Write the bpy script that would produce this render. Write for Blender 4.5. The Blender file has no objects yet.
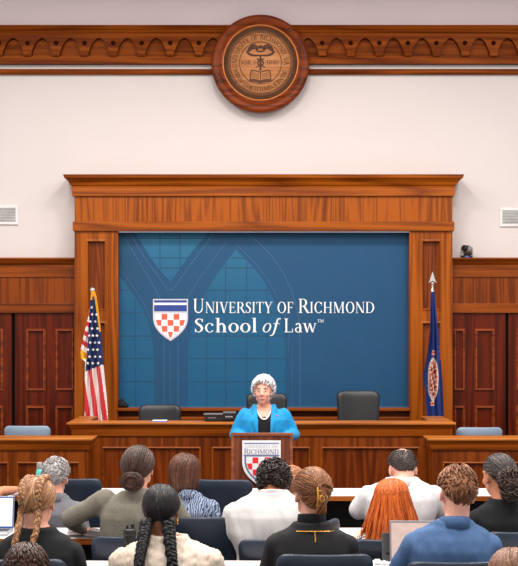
import bpy, bmesh, math, random
from mathutils import Vector, Matrix, Euler, noise
random.seed(7)
PI = math.pi
scene = bpy.context.scene
COL = scene.collection

# ------------------------------------------------------------------ camera frame
F = 1300.0; VX = 263.0; VY = 330.0; CAMZ = 2.0     # focal length in pixels, vanishing point, eye height
def X(x, Y): return (x - VX) * Y / F
def Z(y, Y): return CAMZ + (VY - y) * Y / F
def S(Y): return F / Y                              # pixels per metre at depth Y

cam = bpy.data.cameras.new('camera'); camo = bpy.data.objects.new('camera', cam); COL.objects.link(camo)
camo.location = (0, 0, CAMZ); camo.rotation_euler = (PI/2, 0, 0)
cam.sensor_fit = 'VERTICAL'; cam.sensor_height = 36.0; cam.lens = F/566*36.0
cam.shift_x = -(VX-259)/566; cam.shift_y = (VY-283)/566
cam.clip_end = 100
scene.camera = camo
scene.view_settings.view_transform = 'Standard'
scene.view_settings.look = 'None'
scene.view_settings.exposure = 0.0

# ------------------------------------------------------------------ materials
def lin(c):
    return tuple(((v/255)/12.92 if v/255 <= .04045 else ((v/255+.055)/1.055)**2.4) for v in c) + (1,)
MATS = {}
def newmat(name):
    m = bpy.data.materials.new(name); m.use_nodes = True
    nt = m.node_tree; b = nt.nodes['Principled BSDF']
    return m, nt, b
def N(nt, t, **kw):
    n = nt.nodes.new(t)
    for k, v in kw.items():
        if k.startswith('_'): setattr(n, k[1:], v)
        else: n.inputs[k.replace('__', ' ')].default_value = v
    return n
def ramp(nt, stops):
    r = nt.nodes.new('ShaderNodeValToRGB'); e = r.color_ramp.elements
    while len(e) > 1: e.remove(e[-1])
    e[0].position = stops[0][0]; e[0].color = stops[0][1]
    for p, c in stops[1:]:
        k = e.new(p); k.color = c
    return r
def coords(nt, scale, rot=(0,0,0)):
    tc = nt.nodes.new('ShaderNodeTexCoord'); mp = nt.nodes.new('ShaderNodeMapping')
    mp.inputs['Scale'].default_value = scale; mp.inputs['Rotation'].default_value = rot
    nt.links.new(tc.outputs['Object'], mp.inputs['Vector']); return mp
def plain(name, c, rough=.6, metal=0, spec=.4, var=.06, vs=9, bump=0, bs=60, sheen=0):
    """a solid colour with a little mottling"""
    if name in MATS: return MATS[name]
    m, nt, b = newmat(name)
    mp = coords(nt, (vs, vs, vs)); n = N(nt, 'ShaderNodeTexNoise', Scale=1.0, Detail=4.0)
    nt.links.new(mp.outputs[0], n.inputs['Vector'])
    c0 = lin(c); lo = tuple(v*(1-var*2) for v in c0[:3])+(1,); hi = tuple(min(1, v*(1+var*2)) for v in c0[:3])+(1,)
    r = ramp(nt, [(.3, lo), (.7, hi)])
    nt.links.new(n.outputs['Fac'], r.inputs['Fac']); nt.links.new(r.outputs['Color'], b.inputs['Base Color'])
    b.inputs['Roughness'].default_value = rough; b.inputs['Metallic'].default_value = metal
    b.inputs['Specular IOR Level'].default_value = spec
    if sheen: b.inputs['Sheen Weight'].default_value = sheen
    if bump:
        mp2 = coords(nt, (bs, bs, bs)); n2 = N(nt, 'ShaderNodeTexNoise', Scale=1.0, Detail=3.0)
        nt.links.new(mp2.outputs[0], n2.inputs['Vector'])
        bp = N(nt, 'ShaderNodeBump', Strength=bump, Distance=.01)
        nt.links.new(n2.outputs['Fac'], bp.inputs['Height']); nt.links.new(bp.outputs['Normal'], b.inputs['Normal'])
    MATS[name] = m; return m
def wood(name, dark, light, axis='Z', rough=.4, grain=1.0, spec=.18, seed=0.0):
    """oak: long fibres with cathedral figure along the given axis"""
    m, nt, b = newmat(name)
    st = .05
    sc = {'Z': (1, 1, st), 'X': (st, 1, 1)}[axis]
    tc = nt.nodes.new('ShaderNodeTexCoord'); mp = nt.nodes.new('ShaderNodeMapping')
    mp.inputs['Scale'].default_value = sc; mp.inputs['Location'].default_value = (seed, seed*.7, seed*1.3)
    nt.links.new(tc.outputs['Object'], mp.inputs['Vector'])
    n1 = N(nt, 'ShaderNodeTexNoise', Scale=2.4*grain, Detail=2.0, Roughness=.5)      # slow figure
    nt.links.new(mp.outputs[0], n1.inputs['Vector'])
    mul = N(nt, 'ShaderNodeMath', _operation='MULTIPLY'); mul.inputs[1].default_value = 9.0
    nt.links.new(n1.outputs['Fac'], mul.inputs[0])
    fr = N(nt, 'ShaderNodeMath', _operation='PINGPONG'); fr.inputs[1].default_value = .5
    nt.links.new(mul.outputs[0], fr.inputs[0])
    mp2 = nt.nodes.new('ShaderNodeMapping')
    mp2.inputs['Scale'].default_value = {'Z': (60, 60, 1.6), 'X': (1.6, 60, 60)}[axis]
    nt.links.new(tc.outputs['Object'], mp2.inputs['Vector'])
    n2 = N(nt, 'ShaderNodeTexNoise', Scale=1.0, Detail=3.0); nt.links.new(mp2.outputs[0], n2.inputs['Vector'])
    n3 = N(nt, 'ShaderNodeTexNoise', Scale=1.3, Detail=1.0); nt.links.new(mp.outputs[0], n3.inputs['Vector'])
    a = N(nt, 'ShaderNodeMath', _operation='MULTIPLY'); a.inputs[1].default_value = .95
    nt.links.new(fr.outputs[0], a.inputs[0])
    bb = N(nt, 'ShaderNodeMath', _operation='MULTIPLY_ADD'); bb.inputs[1].default_value = .7
    nt.links.new(n2.outputs['Fac'], bb.inputs[0]); nt.links.new(a.outputs[0], bb.inputs[2])
    cc = N(nt, 'ShaderNodeMath', _operation='MULTIPLY_ADD'); cc.inputs[1].default_value = .5
    nt.links.new(n3.outputs['Fac'], cc.inputs[0]); nt.links.new(bb.outputs[0], cc.inputs[2])
    r = ramp(nt, [(.46, lin(dark)), (.74, lin([(p*.45+q*.55) for p, q in zip(dark, light)])), (1.0, lin(light))])
    nt.links.new(cc.outputs[0], r.inputs['Fac']); nt.links.new(r.outputs['Color'], b.inputs['Base Color'])
    b.inputs['Roughness'].default_value = rough; b.inputs['Specular IOR Level'].default_value = spec
    bp = N(nt, 'ShaderNodeBump', Strength=.12, Distance=.004)
    nt.links.new(n2.outputs['Fac'], bp.inputs['Height']); nt.links.new(bp.outputs['Normal'], b.inputs['Normal'])
    MATS[name] = m; return m
def hairmat(name, c1, c2, rough=.42, c3=None):
    """each lock takes its own shade between the two colours"""
    m, nt, b = newmat(name)
    g = nt.nodes.new('ShaderNodeNewGeometry')
    mp = coords(nt, (30, 30, 30)); n = N(nt, 'ShaderNodeTexNoise', Scale=1.0, Detail=3.0)
    nt.links.new(mp.outputs[0], n.inputs['Vector'])
    a = N(nt, 'ShaderNodeMath', _operation='MULTIPLY_ADD'); a.inputs[1].default_value = .45
    nt.links.new(n.outputs['Fac'], a.inputs[0])
    h = N(nt, 'ShaderNodeMath', _operation='MULTIPLY'); h.inputs[1].default_value = .62
    nt.links.new(g.outputs['Random Per Island'], h.inputs[0]); nt.links.new(h.outputs[0], a.inputs[2])
    st = [(.1, lin(c1)), (.8, lin(c2))]
    if c3: st.append((1.0, lin(c3)))
    r = ramp(nt, st); nt.links.new(a.outputs[0], r.inputs['Fac'])
    nt.links.new(r.outputs['Color'], b.inputs['Base Color'])
    b.inputs['Roughness'].default_value = rough; b.inputs['Specular IOR Level'].default_value = .35
    MATS[name] = m; return m

# ------------------------------------------------------------------ objects
def tag(o, label=None, cat=None, group=None, kind=None):
    if label: o['label'] = label
    if cat: o['category'] = cat
    if group: o['group'] = group
    if kind: o['kind'] = kind
    return o
def empty(name, loc=(0,0,0), rz=0, **kw):
    o = bpy.data.objects.new(name, None); COL.objects.link(o)
    o.location = loc; o.rotation_euler = (0, 0, rz); o.empty_display_size = .1
    return tag(o, **kw)
def link_mesh(name, me, mats, parent=None, **kw):
    me.name = name
    if not isinstance(mats, (list, tuple)): mats = [mats]
    for m in mats: me.materials.append(m)
    o = bpy.data.objects.new(name, me); COL.objects.link(o)
    if parent is not None: o.parent = parent
    return tag(o, **kw)
def build(name, bm, mats, parent=None, smooth=False, bevel=0, **kw):
    bmesh.ops.recalc_face_normals(bm, faces=bm.faces[:])
    me = bpy.data.meshes.new(name); bm.to_mesh(me); bm.free()
    if smooth: me.polygons.foreach_set('use_smooth', [True]*len(me.polygons))
    o = link_mesh(name, me, mats, parent, **kw)
    if bevel:
        md = o.modifiers.new('bevel', 'BEVEL'); md.width = bevel; md.segments = 2; md.limit_method = 'ANGLE'
    return o
def BM(): return bmesh.new()
def box(bm, x0, x1, y0, y1, z0, z1, mi=0):
    vs = [bm.verts.new(p) for p in ((x0,y0,z0),(x1,y0,z0),(x1,y1,z0),(x0,y1,z0),(x0,y0,z1),(x1,y0,z1),(x1,y1,z1),(x0,y1,z1))]
    for f in ((0,3,2,1),(4,5,6,7),(0,1,5,4),(1,2,6,5),(2,3,7,6),(3,0,4,7)):
        fc = bm.faces.new([vs[i] for i in f]); fc.material_index = mi
    return vs
def xform(vs, M):
    for v in vs: v.co = M @ v.co
PK = [0]
def poly(bm, pts, mi=0):
    PK[0] = (PK[0]+1) % 60; d = PK[0]*5e-6      # keeps overlapping strokes from sharing one plane
    pts = [(p[0], p[1]-d, p[2]) for p in pts]
    f = bm.faces.new([bm.verts.new(p) for p in pts]); f.material_index = mi; return f
def prism(bm, pts2, y0, y1, mi=0):
    """outline in X-Z, from y0 (front) to y1 (back)"""
    a = [bm.verts.new((p[0], y0, p[1])) for p in pts2]; b = [bm.verts.new((p[0], y1, p[1])) for p in pts2]
    n = len(a)
    fs = [bm.faces.new(a), bm.faces.new(b[::-1])]
    for i in range(n): fs.append(bm.faces.new((a[i], b[i], b[(i+1)%n], a[(i+1)%n])))
    for f in fs: f.material_index = mi
def crown(bm, x0, x1, yf, yb, prof, mi=0):
    """mitred moulding round a block: prof = [(overhang, z), ...] from the bottom up; capped"""
    rings = []
    for off, z in prof:
        rings.append([bm.verts.new(p) for p in ((x0-off, yf-off, z), (x1+off, yf-off, z), (x1+off, yb, z), (x0-off, yb, z))])
    for a, b in zip(rings, rings[1:]):
        for i in range(4):
            f = bm.faces.new((a[i], a[(i+1)%4], b[(i+1)%4], b[i])); f.material_index = mi
    bm.faces.new(rings[0][::-1]); bm.faces.new(rings[-1])
def lathe(bm, prof, c=(0,0,0), n=20, mi=0, M=None):
    rings = []
    for r, z in prof:
        rings.append([bm.verts.new((c[0]+r*math.cos(2*PI*i/n), c[1]+r*math.sin(2*PI*i/n), c[2]+z)) for i in range(n)])
    for a, b in zip(rings, rings[1:]):
        for i in range(n):
            f = bm.faces.new((a[i], a[(i+1)%n], b[(i+1)%n], b[i])); f.material_index = mi; f.smooth = True
    f1 = bm.faces.new(rings[0][::-1]); f2 = bm.faces.new(rings[-1]); f1.material_index = f2.material_index = mi
    if M is not None:
        for r in rings: xform(r, M)
def ellip(bm, c, r, R=None, mi=0, u=16, v=12):
    M = Matrix.Translation(Vector(c)) @ (R.to_4x4() if R is not None else Matrix.Identity(4)) @ Matrix.Diagonal((r[0], r[1], r[2], 1))
    res = bmesh.ops.create_uvsphere(bm, u_segments=u, v_segments=v, radius=1.0, matrix=M)
    if mi:
        for vv in res['verts']:
            for f in vv.link_faces: f.material_index = mi
    return res['verts']
def tube(bm, pts, radii, n=8, mi=0, flat=1.0, cap=True, up=None, smooth=True):
    """swept tube with round ends; flat squeezes the section along its second axis"""
    pts = [Vector(p) for p in pts]
    if not isinstance(radii, (list, tuple)): radii = [radii]*len(pts)
    P = list(pts); Rr = list(radii)
    if cap:
        d0 = (pts[0]-pts[1]).normalized(); d1 = (pts[-1]-pts[-2]).normalized()
        r0, r1 = radii[0], radii[-1]
        P = [pts[0]+d0*r0, pts[0]+d0*r0*.8] + [pts[0]+d0*r0*.4] + pts + [pts[-1]+d1*r1*.4, pts[-1]+d1*r1*.8, pts[-1]+d1*r1]
        Rr = [r0*.08, r0*.6, r0*.92] + list(radii) + [r1*.92, r1*.6, r1*.08]
    t = (P[1]-P[0]).normalized()
    u = Vector(up) if up is not None else (Vector((0,0,1)) if abs(t.z) < .9 else Vector((0,1,0)))
    rings = []
    for i, p in enumerate(P):
        a = P[max(i-1, 0)]; b = P[min(i+1, len(P)-1)]
        t = (b-a).normalized() if (b-a).length > 1e-9 else t
        u = (u - t*u.dot(t))
        if u.length < 1e-6: u = t.orthogonal()
        u.normalize(); w = t.cross(u)
        rings.append([bm.verts.new(p + (w*math.cos(2*PI*k/n) + u*math.sin(2*PI*k/n)*flat)*Rr[i]) for k in range(n)])
    for a, b in zip(rings, rings[1:]):
        for k in range(n):
            f = bm.faces.new((a[k], a[(k+1)%n], b[(k+1)%n], b[k])); f.material_index = mi; f.smooth = smooth
    f1 = bm.faces.new(rings[0][::-1]); f2 = bm.faces.new(rings[-1]); f1.material_index = f2.material_index = mi
    return rings
def loft(bm, rings, n=24, mi=0):
    """rings: (centre, half width x, half depth y, power) stacked roughly along z"""
    R = []
    for c, rx, ry, e in rings:
        row = []
        for k in range(n):
            a = 2*PI*k/n; ca, sa = math.cos(a), math.sin(a)
            row.append(bm.verts.new((c[0]+rx*math.copysign(abs(ca)**(2/e), ca), c[1]+ry*math.copysign(abs(sa)**(2/e), sa), c[2])))
        R.append(row)
    for a, b in zip(R, R[1:]):
        for k in range(n):
            f = bm.faces.new((a[k], a[(k+1)%n], b[(k+1)%n], b[k])); f.material_index = mi
    bm.faces.new(R[0][::-1]); bm.faces.new(R[-1])
def organic(bm, voxel=.008, smooth=6, factor=.5):
    """fuse overlapping solids into one continuous skin"""
    bmesh.ops.recalc_face_normals(bm, faces=bm.faces[:])
    me = bpy.data.meshes.new('tmp'); bm.to_mesh(me); bm.free()
    o = bpy.data.objects.new('tmp', me); COL.objects.link(o)
    md = o.modifiers.new('r', 'REMESH'); md.mode = 'VOXEL'; md.voxel_size = voxel; md.use_smooth_shade = True
    if smooth:
        ms = o.modifiers.new('s', 'SMOOTH'); ms.factor = factor; ms.iterations = smooth
    dg = bpy.context.evaluated_depsgraph_get(); dg.update()
    out = bpy.data.meshes.new_from_object(o.evaluated_get(dg))
    bpy.data.objects.remove(o); bpy.data.meshes.remove(me)
    out.polygons.foreach_set('use_smooth', [True]*len(out.polygons))
    return out
def add_mesh(bm, me):
    bm.from_mesh(me); bpy.data.meshes.remove(me)
def catmull(pts, k=6):
    P = [Vector(p) for p in pts]; P = [P[0]*2-P[1]] + P + [P[-1]*2-P[-2]]
    out = []
    for i in range(1, len(P)-2):
        a, b, c, d = P[i-1:i+3]
        for j in range(k):
            t = j/k
            out.append(.5*((2*b)+(c-a)*t+(2*a-5*b+4*c-d)*t*t+(3*b-a-3*c+d)*t**3))
    out.append(P[-2]); return out
def interp(tab, x):
    if x <= tab[0][0]: return tab[0][1]
    for (a, b), (c, d) in zip(tab, tab[1:]):
        if x <= c: return b+(d-b)*(x-a)/(c-a)
    return tab[-1][1]

# ------------------------------------------------------------------ serif lettering (2-D polygons, cap height 1)
TK = .12; TN = .045; SL = .065; SH = .04
def gR(x0, y0, x1, y1): return [[(x0,y0),(x1,y0),(x1,y1),(x0,y1)]]
def gStem(x, w=TK, y0=0, y1=1, top=True, bot=True, sl=SL):
    o = gR(x, y0, x+w, y1)
    if bot: o += gR(x-sl, y0, x+w+sl, y0+SH)
    if top: o += gR(x-sl, y1-SH, x+w+sl, y1)
    return o
def gD(x0, y0, x1, y1, w): return [[(x0,y0),(x0+w,y0),(x1+w,y1),(x1,y1)]]
def gArc(cx, cy, rx, ry, a0, a1, wx=TK, wy=TN, n=14):
    o = []
    for i in range(n):
        a = math.radians(a0+(a1-a0)*i/n); b = math.radians(a0+(a1-a0)*(i+1)/n)
        q = lambda t, r, s: (cx+r*math.cos(t), cy+s*math.sin(t))
        o.append([q(a, rx, ry), q(b, rx, ry), q(b, rx-wx, ry-wy), q(a, rx-wx, ry-wy)])
    return o
def gSp(pts, k=5):
    """spline stroke; pts = (x, y, width)"""
    P = catmull([(p[0], p[1], p[2]) for p in pts], k); o = []
    E = []
    for i, p in enumerate(P):
        a = P[max(i-1,0)]; b = P[min(i+1,len(P)-1)]
        d = Vector((b.x-a.x, b.y-a.y)); d.normalize(); n = Vector((-d.y, d.x))*p.z/2
        E.append(((p.x+n.x, p.y+n.y), (p.x-n.x, p.y-n.y)))
    for (a, b), (c, d) in zip(E, E[1:]): o.append([a, c, d, b])
    return o
def gS(h=1.0, w=.5):
    return gSp([(x*w/.5, y*h, t) for x, y, t in ((.44,.80,.05),(.38,.93,.05),(.26,.975,.05),(.12,.88,.10),(.10,.73,.13),(.22,.58,.14),(.36,.45,.14),(.42,.27,.13),(.36,.10,.09),(.24,.025,.05),(.11,.06,.05),(.05,.22,.05))]) + gR(.42*w/.5,.74*h,.46*w/.5,.98*h) + gR(.03*w/.5,.02*h,.07*w/.5,.26*h)
def glyph(c):
    if c == 'I': return gStem(.09), .32
    if c == 'U': return gStem(.1, TK, .3, 1, True, False)+gStem(.63, TN, .3, 1, True, False)+gArc(.39, .31, .29, .32, 180, 360, .09, .07), .8
    if c == 'N': return gStem(.11, TN)+gStem(.70, TN, 0, 1, True, False)+gD(.62, 0, .05, 1, .15), .85
    if c == 'V': return gD(.32, 0, .05, 1, .14)+gD(.36, 0, .64, 1, .05)+gR(-.02,.96,.26,1)+gR(.54,.96,.78,1), .76
    if c == 'E': return gStem(.09)+gR(.2,0,.58,.045)+gR(.2,.955,.55,1)+gR(.2,.49,.46,.535)+gR(.54,0,.585,.22)+gR(.51,.80,.555,1)+gR(.43,.41,.465,.62), .64
    if c == 'F': return gStem(.09)+gR(.2,.955,.54,1)+gR(.2,.47,.45,.515)+gR(.5,.78,.545,1)+gR(.42,.39,.455,.6), .58
    if c == 'R': return gStem(.09)+gR(.2,.955,.36,1)+gR(.2,.46,.36,.505)+gArc(.34,.73,.27,.27,-90,90,.13,.045)+gD(.60,0,.32,.48,.15)+gR(.6,0,.8,.04), .74
    if c == 'P': return gStem(.09)+gR(.2,.955,.36,1)+gR(.2,.43,.36,.475)+gArc(.34,.715,.27,.285,-90,90,.13,.045), .66
    if c == 'B': return gStem(.09)+gR(.2,.955,.34,1)+gR(.2,.5,.36,.545)+gR(.2,0,.36,.045)+gArc(.32,.75,.24,.25,-90,90,.12,.045)+gArc(.34,.27,.28,.27,-90,90,.13,.045), .68
    if c == 'S': return gS(), .52
    if c == 'T': return gStem(.27, TK, 0, 1, False)+gR(.02,.955,.66,1)+gR(.02,.78,.06,1)+gR(.62,.78,.66,1), .68
    if c == 'Y': return gStem(.28, TK, 0, .5, False)+gD(.28,.45,.03,1,.14)+gD(.36,.45,.6,1,.05)+gR(-.03,.96,.24,1)+gR(.52,.96,.74,1), .70
    if c == 'O': return gArc(.41,.5,.38,.52,0,360,.135,.05,28), .82
    if c == 'C': return gArc(.41,.5,.38,.52,42,318,.135,.05,20)+gR(.66,.66,.70,.97)+gR(.66,.05,.69,.26), .76
    if c == 'D': return gStem(.09)+gR(.2,.955,.36,1)+gR(.2,0,.36,.045)+gArc(.34,.5,.44,.5,-90,90,.135,.045,18), .83
    if c == 'H': return gStem(.09)+gStem(.6)+gR(.2,.47,.62,.515), .84
    if c == 'M': return gStem(.1, TN)+gStem(.8, TK)+gD(.43,.02,.08,1,.14)+gD(.45,.02,.82,1,.05), 1.04
    if c == 'A': return gD(.05,0,.34,1,.05)+gD(.6,0,.30,1,.145)+gR(.18,.32,.6,.365)+gR(-.03,0,.2,.04)+gR(.52,0,.82,.04), .78
    if c == 'L': return gStem(.09)+gR(.2,0,.57,.045)+gR(.53,0,.575,.26), .62
    if c == 'W': return gD(.25,0,.03,1,.13)+gD(.29,0,.48,.9,.05)+gD(.66,0,.42,1,.13)+gD(.70,0,.93,1,.05)+gR(-.03,.96,.22,1)+gR(.84,.96,1.05,1), 1.04
    if c == ',': return gD(.06,-.16,.12,.1,.09), .26
    if c == '.': return gArc(.1,.06,.07,.07,0,360,.07,.07,8), .24
    if c == '1': return gStem(.14,.11,0,1,False)+gD(.04,.82,.16,1,.08), .42
    if c == '8': return gArc(.27,.75,.2,.25,0,360,.09,.05,18)+gArc(.27,.26,.24,.27,0,360,.1,.05,18), .56
    if c == '4': return gR(.34,0,.45,1)+gR(.02,.27,.56,.33)+gD(.02,.3,.36,1,.06)+gR(.26,0,.53,.04), .6
    if c == '0': return gArc(.28,.5,.25,.51,0,360,.1,.05,22), .58
    # lower case
    if c == 'c': return gArc(.28,.33,.27,.345,38,322,.11,.045,16)+gArc(.42,.52,.055,.055,0,360,.055,.055,8), .53
    if c == 'h': return gStem(.08,.138,0,1.04,False)+gR(.0,1.0,.12,1.04)+gStem(.44,.138,0,.42,False)+gArc(.355,.42,.2,.25,0,150,.138,.07,12), .66
    if c == 'o': return gArc(.3,.33,.29,.345,0,360,.138,.045,24), .6
    if c == 'l': return gStem(.08,.138,0,1.04,False)+gR(.0,1.0,.12,1.04), .29
    if c == 'a': return gStem(.31,.138,0,.45,False,False)+gArc(.24,.45,.185,.225,0,160,.11,.055,12)+gArc(.24,.18,.21,.2,70,330,.1,.05,14)+gR(.36,0,.5,.05), .51
    if c == 'w': return gD(.2,0,.03,.66,.12)+gD(.24,0,.39,.62,.045)+gD(.56,0,.36,.66,.12)+gD(.6,0,.77,.66,.045)+gR(-.03,.62,.19,.66)+gR(.7,.62,.87,.66), .87
    if c == 'i':   # italic o
        return [[(x+y*.22, y) for x, y in p] for p in gArc(.24,.33,.23,.345,0,360,.09,.045,22)], .52
    if c == 'f':   # italic f
        return gSp([(.50,.96,.09),(.42,1.0,.06),(.33,.9,.09),(.26,.6,.10),(.18,.2,.10),(.08,-.14,.08),(-.03,-.24,.05),(-.09,-.2,.07)])+gR(.1,.60,.44,.65), .44
    return [], .34
def text_polys(spec, track=.06):
    """spec = [(char, scale, dy)] -> polygons in text units and the total width"""
    x = 0; out = []
    for ch, sc, dy in spec:
        g, adv = glyph(ch)
        for p in g: out.append([(x+a*sc, dy+b*sc) for a, b in p])
        x += (adv+track)*sc
    return out, x-track
def put_text(bm, spec, x0, x1, zb, cap, y, mi=0, track=.06):
    P, w = text_polys(spec, track); k = (x1-x0)/w
    for p in P: poly(bm, [(x0+a*k, y, zb+b*cap) for a, b in p], mi)
def smallcaps(s, sc=.78):
    out = []; first = True
    for w in s.split(' '):
        if not first: out.append((' ', .75, 0))
        first = False
        low = (w == 'OF')
        for i, ch in enumerate(w): out.append((ch, sc if (i or low) else 1.0, 0))
    return out
def arc_text(bm, s, cx, cz, r, a_mid, span, cap, y, flip=False, mi=0):
    """letters round a circle; a_mid in degrees, flip = reads along the bottom"""
    P = []; x = 0
    for ch in s:
        g, adv = glyph(ch); P.append((g, x, adv)); x += adv+.12
    tot = x
    for g, x0, adv in P:
        t = (x0+adv/2)/tot - .5
        a = math.radians(a_mid + (t*span if flip else -t*span))
        ux, uz = (-math.sin(a), math.cos(a)) if flip else (math.sin(a), -math.cos(a))
        rx, rz = (-math.cos(a), -math.sin(a)) if flip else (math.cos(a), math.sin(a))
        k = cap
        for p in g:
            poly(bm, [(cx+rx*((b-.5)*k)+math.cos(a)*r+ux*(q-adv/2)*k*.95, y, cz+rz*((b-.5)*k)+math.sin(a)*r+uz*(q-adv/2)*k*.95) for q, b in p], mi)
# ================================================================== THE ROOM
YW = 14.35      # white wall
YF = 14.08      # face of the banner surround
YD = 14.20      # face of the panelled doors
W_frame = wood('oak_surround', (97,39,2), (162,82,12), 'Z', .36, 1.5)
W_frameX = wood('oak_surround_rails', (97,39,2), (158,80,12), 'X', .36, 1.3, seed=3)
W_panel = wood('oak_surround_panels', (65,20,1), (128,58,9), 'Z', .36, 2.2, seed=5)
W_headX = wood('oak_header_rails', (86,35,3), (143,68,12), 'X', .34, 1.3, seed=7)
W_head = wood('oak_header_panels', (82,32,2), (132,60,10), 'Z', .36, 2.0, seed=9)
W_door = wood('dark_oak_doors', (52,13,2), (98,30,6), 'Z', .3, 1.5, seed=11)
W_doorM = wood('lit_oak_door_mouldings', (92,34,10), (146,66,26), 'X', .25, 1.3, spec=.6, seed=12)  # door oak with a lightened base: paints the light the mouldings catch
W_band = wood('brown_arcade_oak', (86,33,3), (140,68,16), 'X', .5, 1.3, .06, seed=13)
W_bandD = wood('shaded_arcade_reveal', (66,22,3), (106,44,9), 'X', .5, 1.3, .06, seed=14)  # arch reveals darkened: the cornice's shade is put into their colour
W_benchX = wood('oak_bench_rails', (87,35,2), (149,72,14), 'X', .3, 1.3, seed=15)
W_bench = wood('oak_bench_panels', (73,24,1), (125,54,10), 'Z', .36, 1.8, seed=17)
W_benchS = wood('oak_bench_stiles', (82,31,2), (138,64,12), 'Z', .34, 1.5, seed=19)
W_top = wood('oak_counter_tops', (130,67,20), (190,115,46), 'X', .36, 1.2, spec=.3, seed=21)
M_wall = plain('white_wall_paint', (216,207,203), .85, spec=.2, var=.008, vs=1.2)
M_ceil = plain('grey_ceiling_paint', (206,194,198), .9, spec=.15, var=.01, vs=1.0)
M_floor = plain('dark_blue_grey_carpet', (62,64,74), .95, spec=.1, var=.1, vs=40, bump=.4, bs=300)
M_black = plain('black_gap', (10,8,8), .8, spec=.1)

HW = 5.4
ZC = Z(-26, YW)
bm = BM(); box(bm, -HW, HW, YW, YW+.15, 0, Z(40, YW)); build('wall_back', bm, M_wall, kind='structure')
bm = BM(); box(bm, -HW, HW, YW-.02, YW+.15, Z(40, YW)+.001, ZC); build('wall_upper', bm, plain('mauve_grey_shade', (226,212,214), .9, spec=.1, var=.012, vs=1.5), kind='structure')  # mauve tint puts the shading of the upper wall into its colour
bm = BM(); box(bm, -HW, HW, 2.0, YW+.1, 0-.1, 0); build('floor', bm, M_floor, kind='structure')
bm = BM(); box(bm, -HW, HW, 4.2, YW+.02, ZC, ZC+.12); build('ceiling', bm, M_ceil, kind='structure')

def face_frame(name, mat, parent, xs0, xs1, z0, z1, yf, th, holes, bevel=.004):
    """stiles and rails: a slab with rectangular openings"""
    xs = sorted({xs0, xs1, *[v for h in holes for v in h[:2]]}); zs = sorted({z0, z1, *[v for h in holes for v in h[2:]]})
    bm = BM()
    for a, b in zip(xs, xs[1:]):
        run = None
        for c, d in list(zip(zs, zs[1:]))+[(None, None)]:
            solid = c is not None and not any(h[0]-1e-6 <= a and b <= h[1]+1e-6 and h[2]-1e-6 <= c and d <= h[3]+1e-6 for h in holes)
            if solid: run = [c, d] if run is None else [run[0], d]
            elif run: box(bm, a, b, yf, yf+th, *run); run = None
    return build(name, bm, mat, parent)
def recess(parent, h, yf, depth, mat_panel, mat_mold, w=.03, proud=.012, name='panel'):
    """sunk panel with a moulding round it"""
    x0, x1, z0, z1 = h
    bm = BM(); box(bm, x0-.005, x1+.005, yf+depth, yf+depth+.01, z0-.005, z1+.005)
    p = build(name, bm, mat_panel, parent)
    bm = BM()
    prof = [(-.004, .001), (w*.38, -proud), (w*.62, -proud), (w, depth)]
    R = []
    for o, dy in prof:
        R.append([bm.verts.new(q) for q in ((x0+o, yf+dy, z0+o), (x1-o, yf+dy, z0+o), (x1-o, yf+dy, z1-o), (x0+o, yf+dy, z1-o))])
    for a, b in zip(R, R[1:]):
        for i in range(4): bm.faces.new((a[i], a[(i+1)%4], b[(i+1)%4], b[i]))
    build('moulding', bm, mat_mold, p)
    return p

# ---- carved oak band under the ceiling
YB = 14.27
t = empty('trim_1', (0,0,0), kind='structure')
ban = BM()
zt, z1b, zb = Z(26.5,YB), Z(33.5,YB), Z(63.5,YB)
DP = .06
ROUND = [260.5+s*(61.7+28.55*k) for s in (-1,1) for k in range(12)]+[260.5-33.1, 260.5+33.1]
VOID = [260.5+s*(47.4+28.55*k) for s in (-1,1) for k in range(12)]
ROUND.sort(); VOID.sort()
P = lambda p: (X(p[0], YB), Z(p[1], YB))
ctr_ = []
bm = BM()
apex, spring, foot = 37.6, 51.5, 56.0
half_v = 10.0
def plate(xa, xb, ya, yb_, xc=None, yc=None):
    pass
def arch_pts(cx):
    pr = [(half_v*i/10, apex+(spring-apex)*(.32*(i/10)+.68*(i/10)**3)) for i in range(11)]
    return [(cx-half_v, foot)]+[(cx-x, y) for x, y in pr[::-1]]+[(cx+x, y) for x, y in pr[1:]]+[(cx+half_v, foot)]
edge = [(X(0,YB)*0-HW, foot)]
lower = [( -HW*F/YB+VX, foot)]
for cx in VOID: lower += arch_pts(cx)
lower += [(HW*F/YB+VX, foot)]
fr, bk, ft, bt2 = [], [], [], []
for p in lower:
    x, z = P(p); zt_ = Z(33.5, YB)
    fr.append(bm.verts.new((x, YB, z))); bk.append(bm.verts.new((x, YB+DP, z))); ft.append(bm.verts.new((x, YB, zt_)))
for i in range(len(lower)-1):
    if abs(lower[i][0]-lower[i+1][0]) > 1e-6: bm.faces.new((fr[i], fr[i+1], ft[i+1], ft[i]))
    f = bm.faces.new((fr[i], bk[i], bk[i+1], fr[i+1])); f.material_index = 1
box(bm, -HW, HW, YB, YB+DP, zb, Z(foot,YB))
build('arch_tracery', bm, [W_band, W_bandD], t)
bm = BM(); box(bm, -HW, HW, YB+DP-.002, YW-.002, zb, zt); build('back_board', bm, W_band, t)
bm = BM()
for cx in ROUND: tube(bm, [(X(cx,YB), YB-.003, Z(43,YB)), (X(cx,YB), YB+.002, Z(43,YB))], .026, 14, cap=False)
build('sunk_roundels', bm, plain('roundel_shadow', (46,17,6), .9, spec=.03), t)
bm = BM()
for cx in ROUND:
    box(bm, X(cx-4.0,YB), X(cx+4.0,YB), YB-.035, YB, Z(56.5,YB), Z(51.5,YB))
build('arch_feet', bm, W_band, t, bevel=.008)
bm = BM(); crown(bm, -HW, HW, YB, YW-.002, [(.0, z1b), (.02, z1b+.012), (.03, z1b+.03), (.045, z1b+.035), (.07, zt-.012), (.075, zt)])
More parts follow.
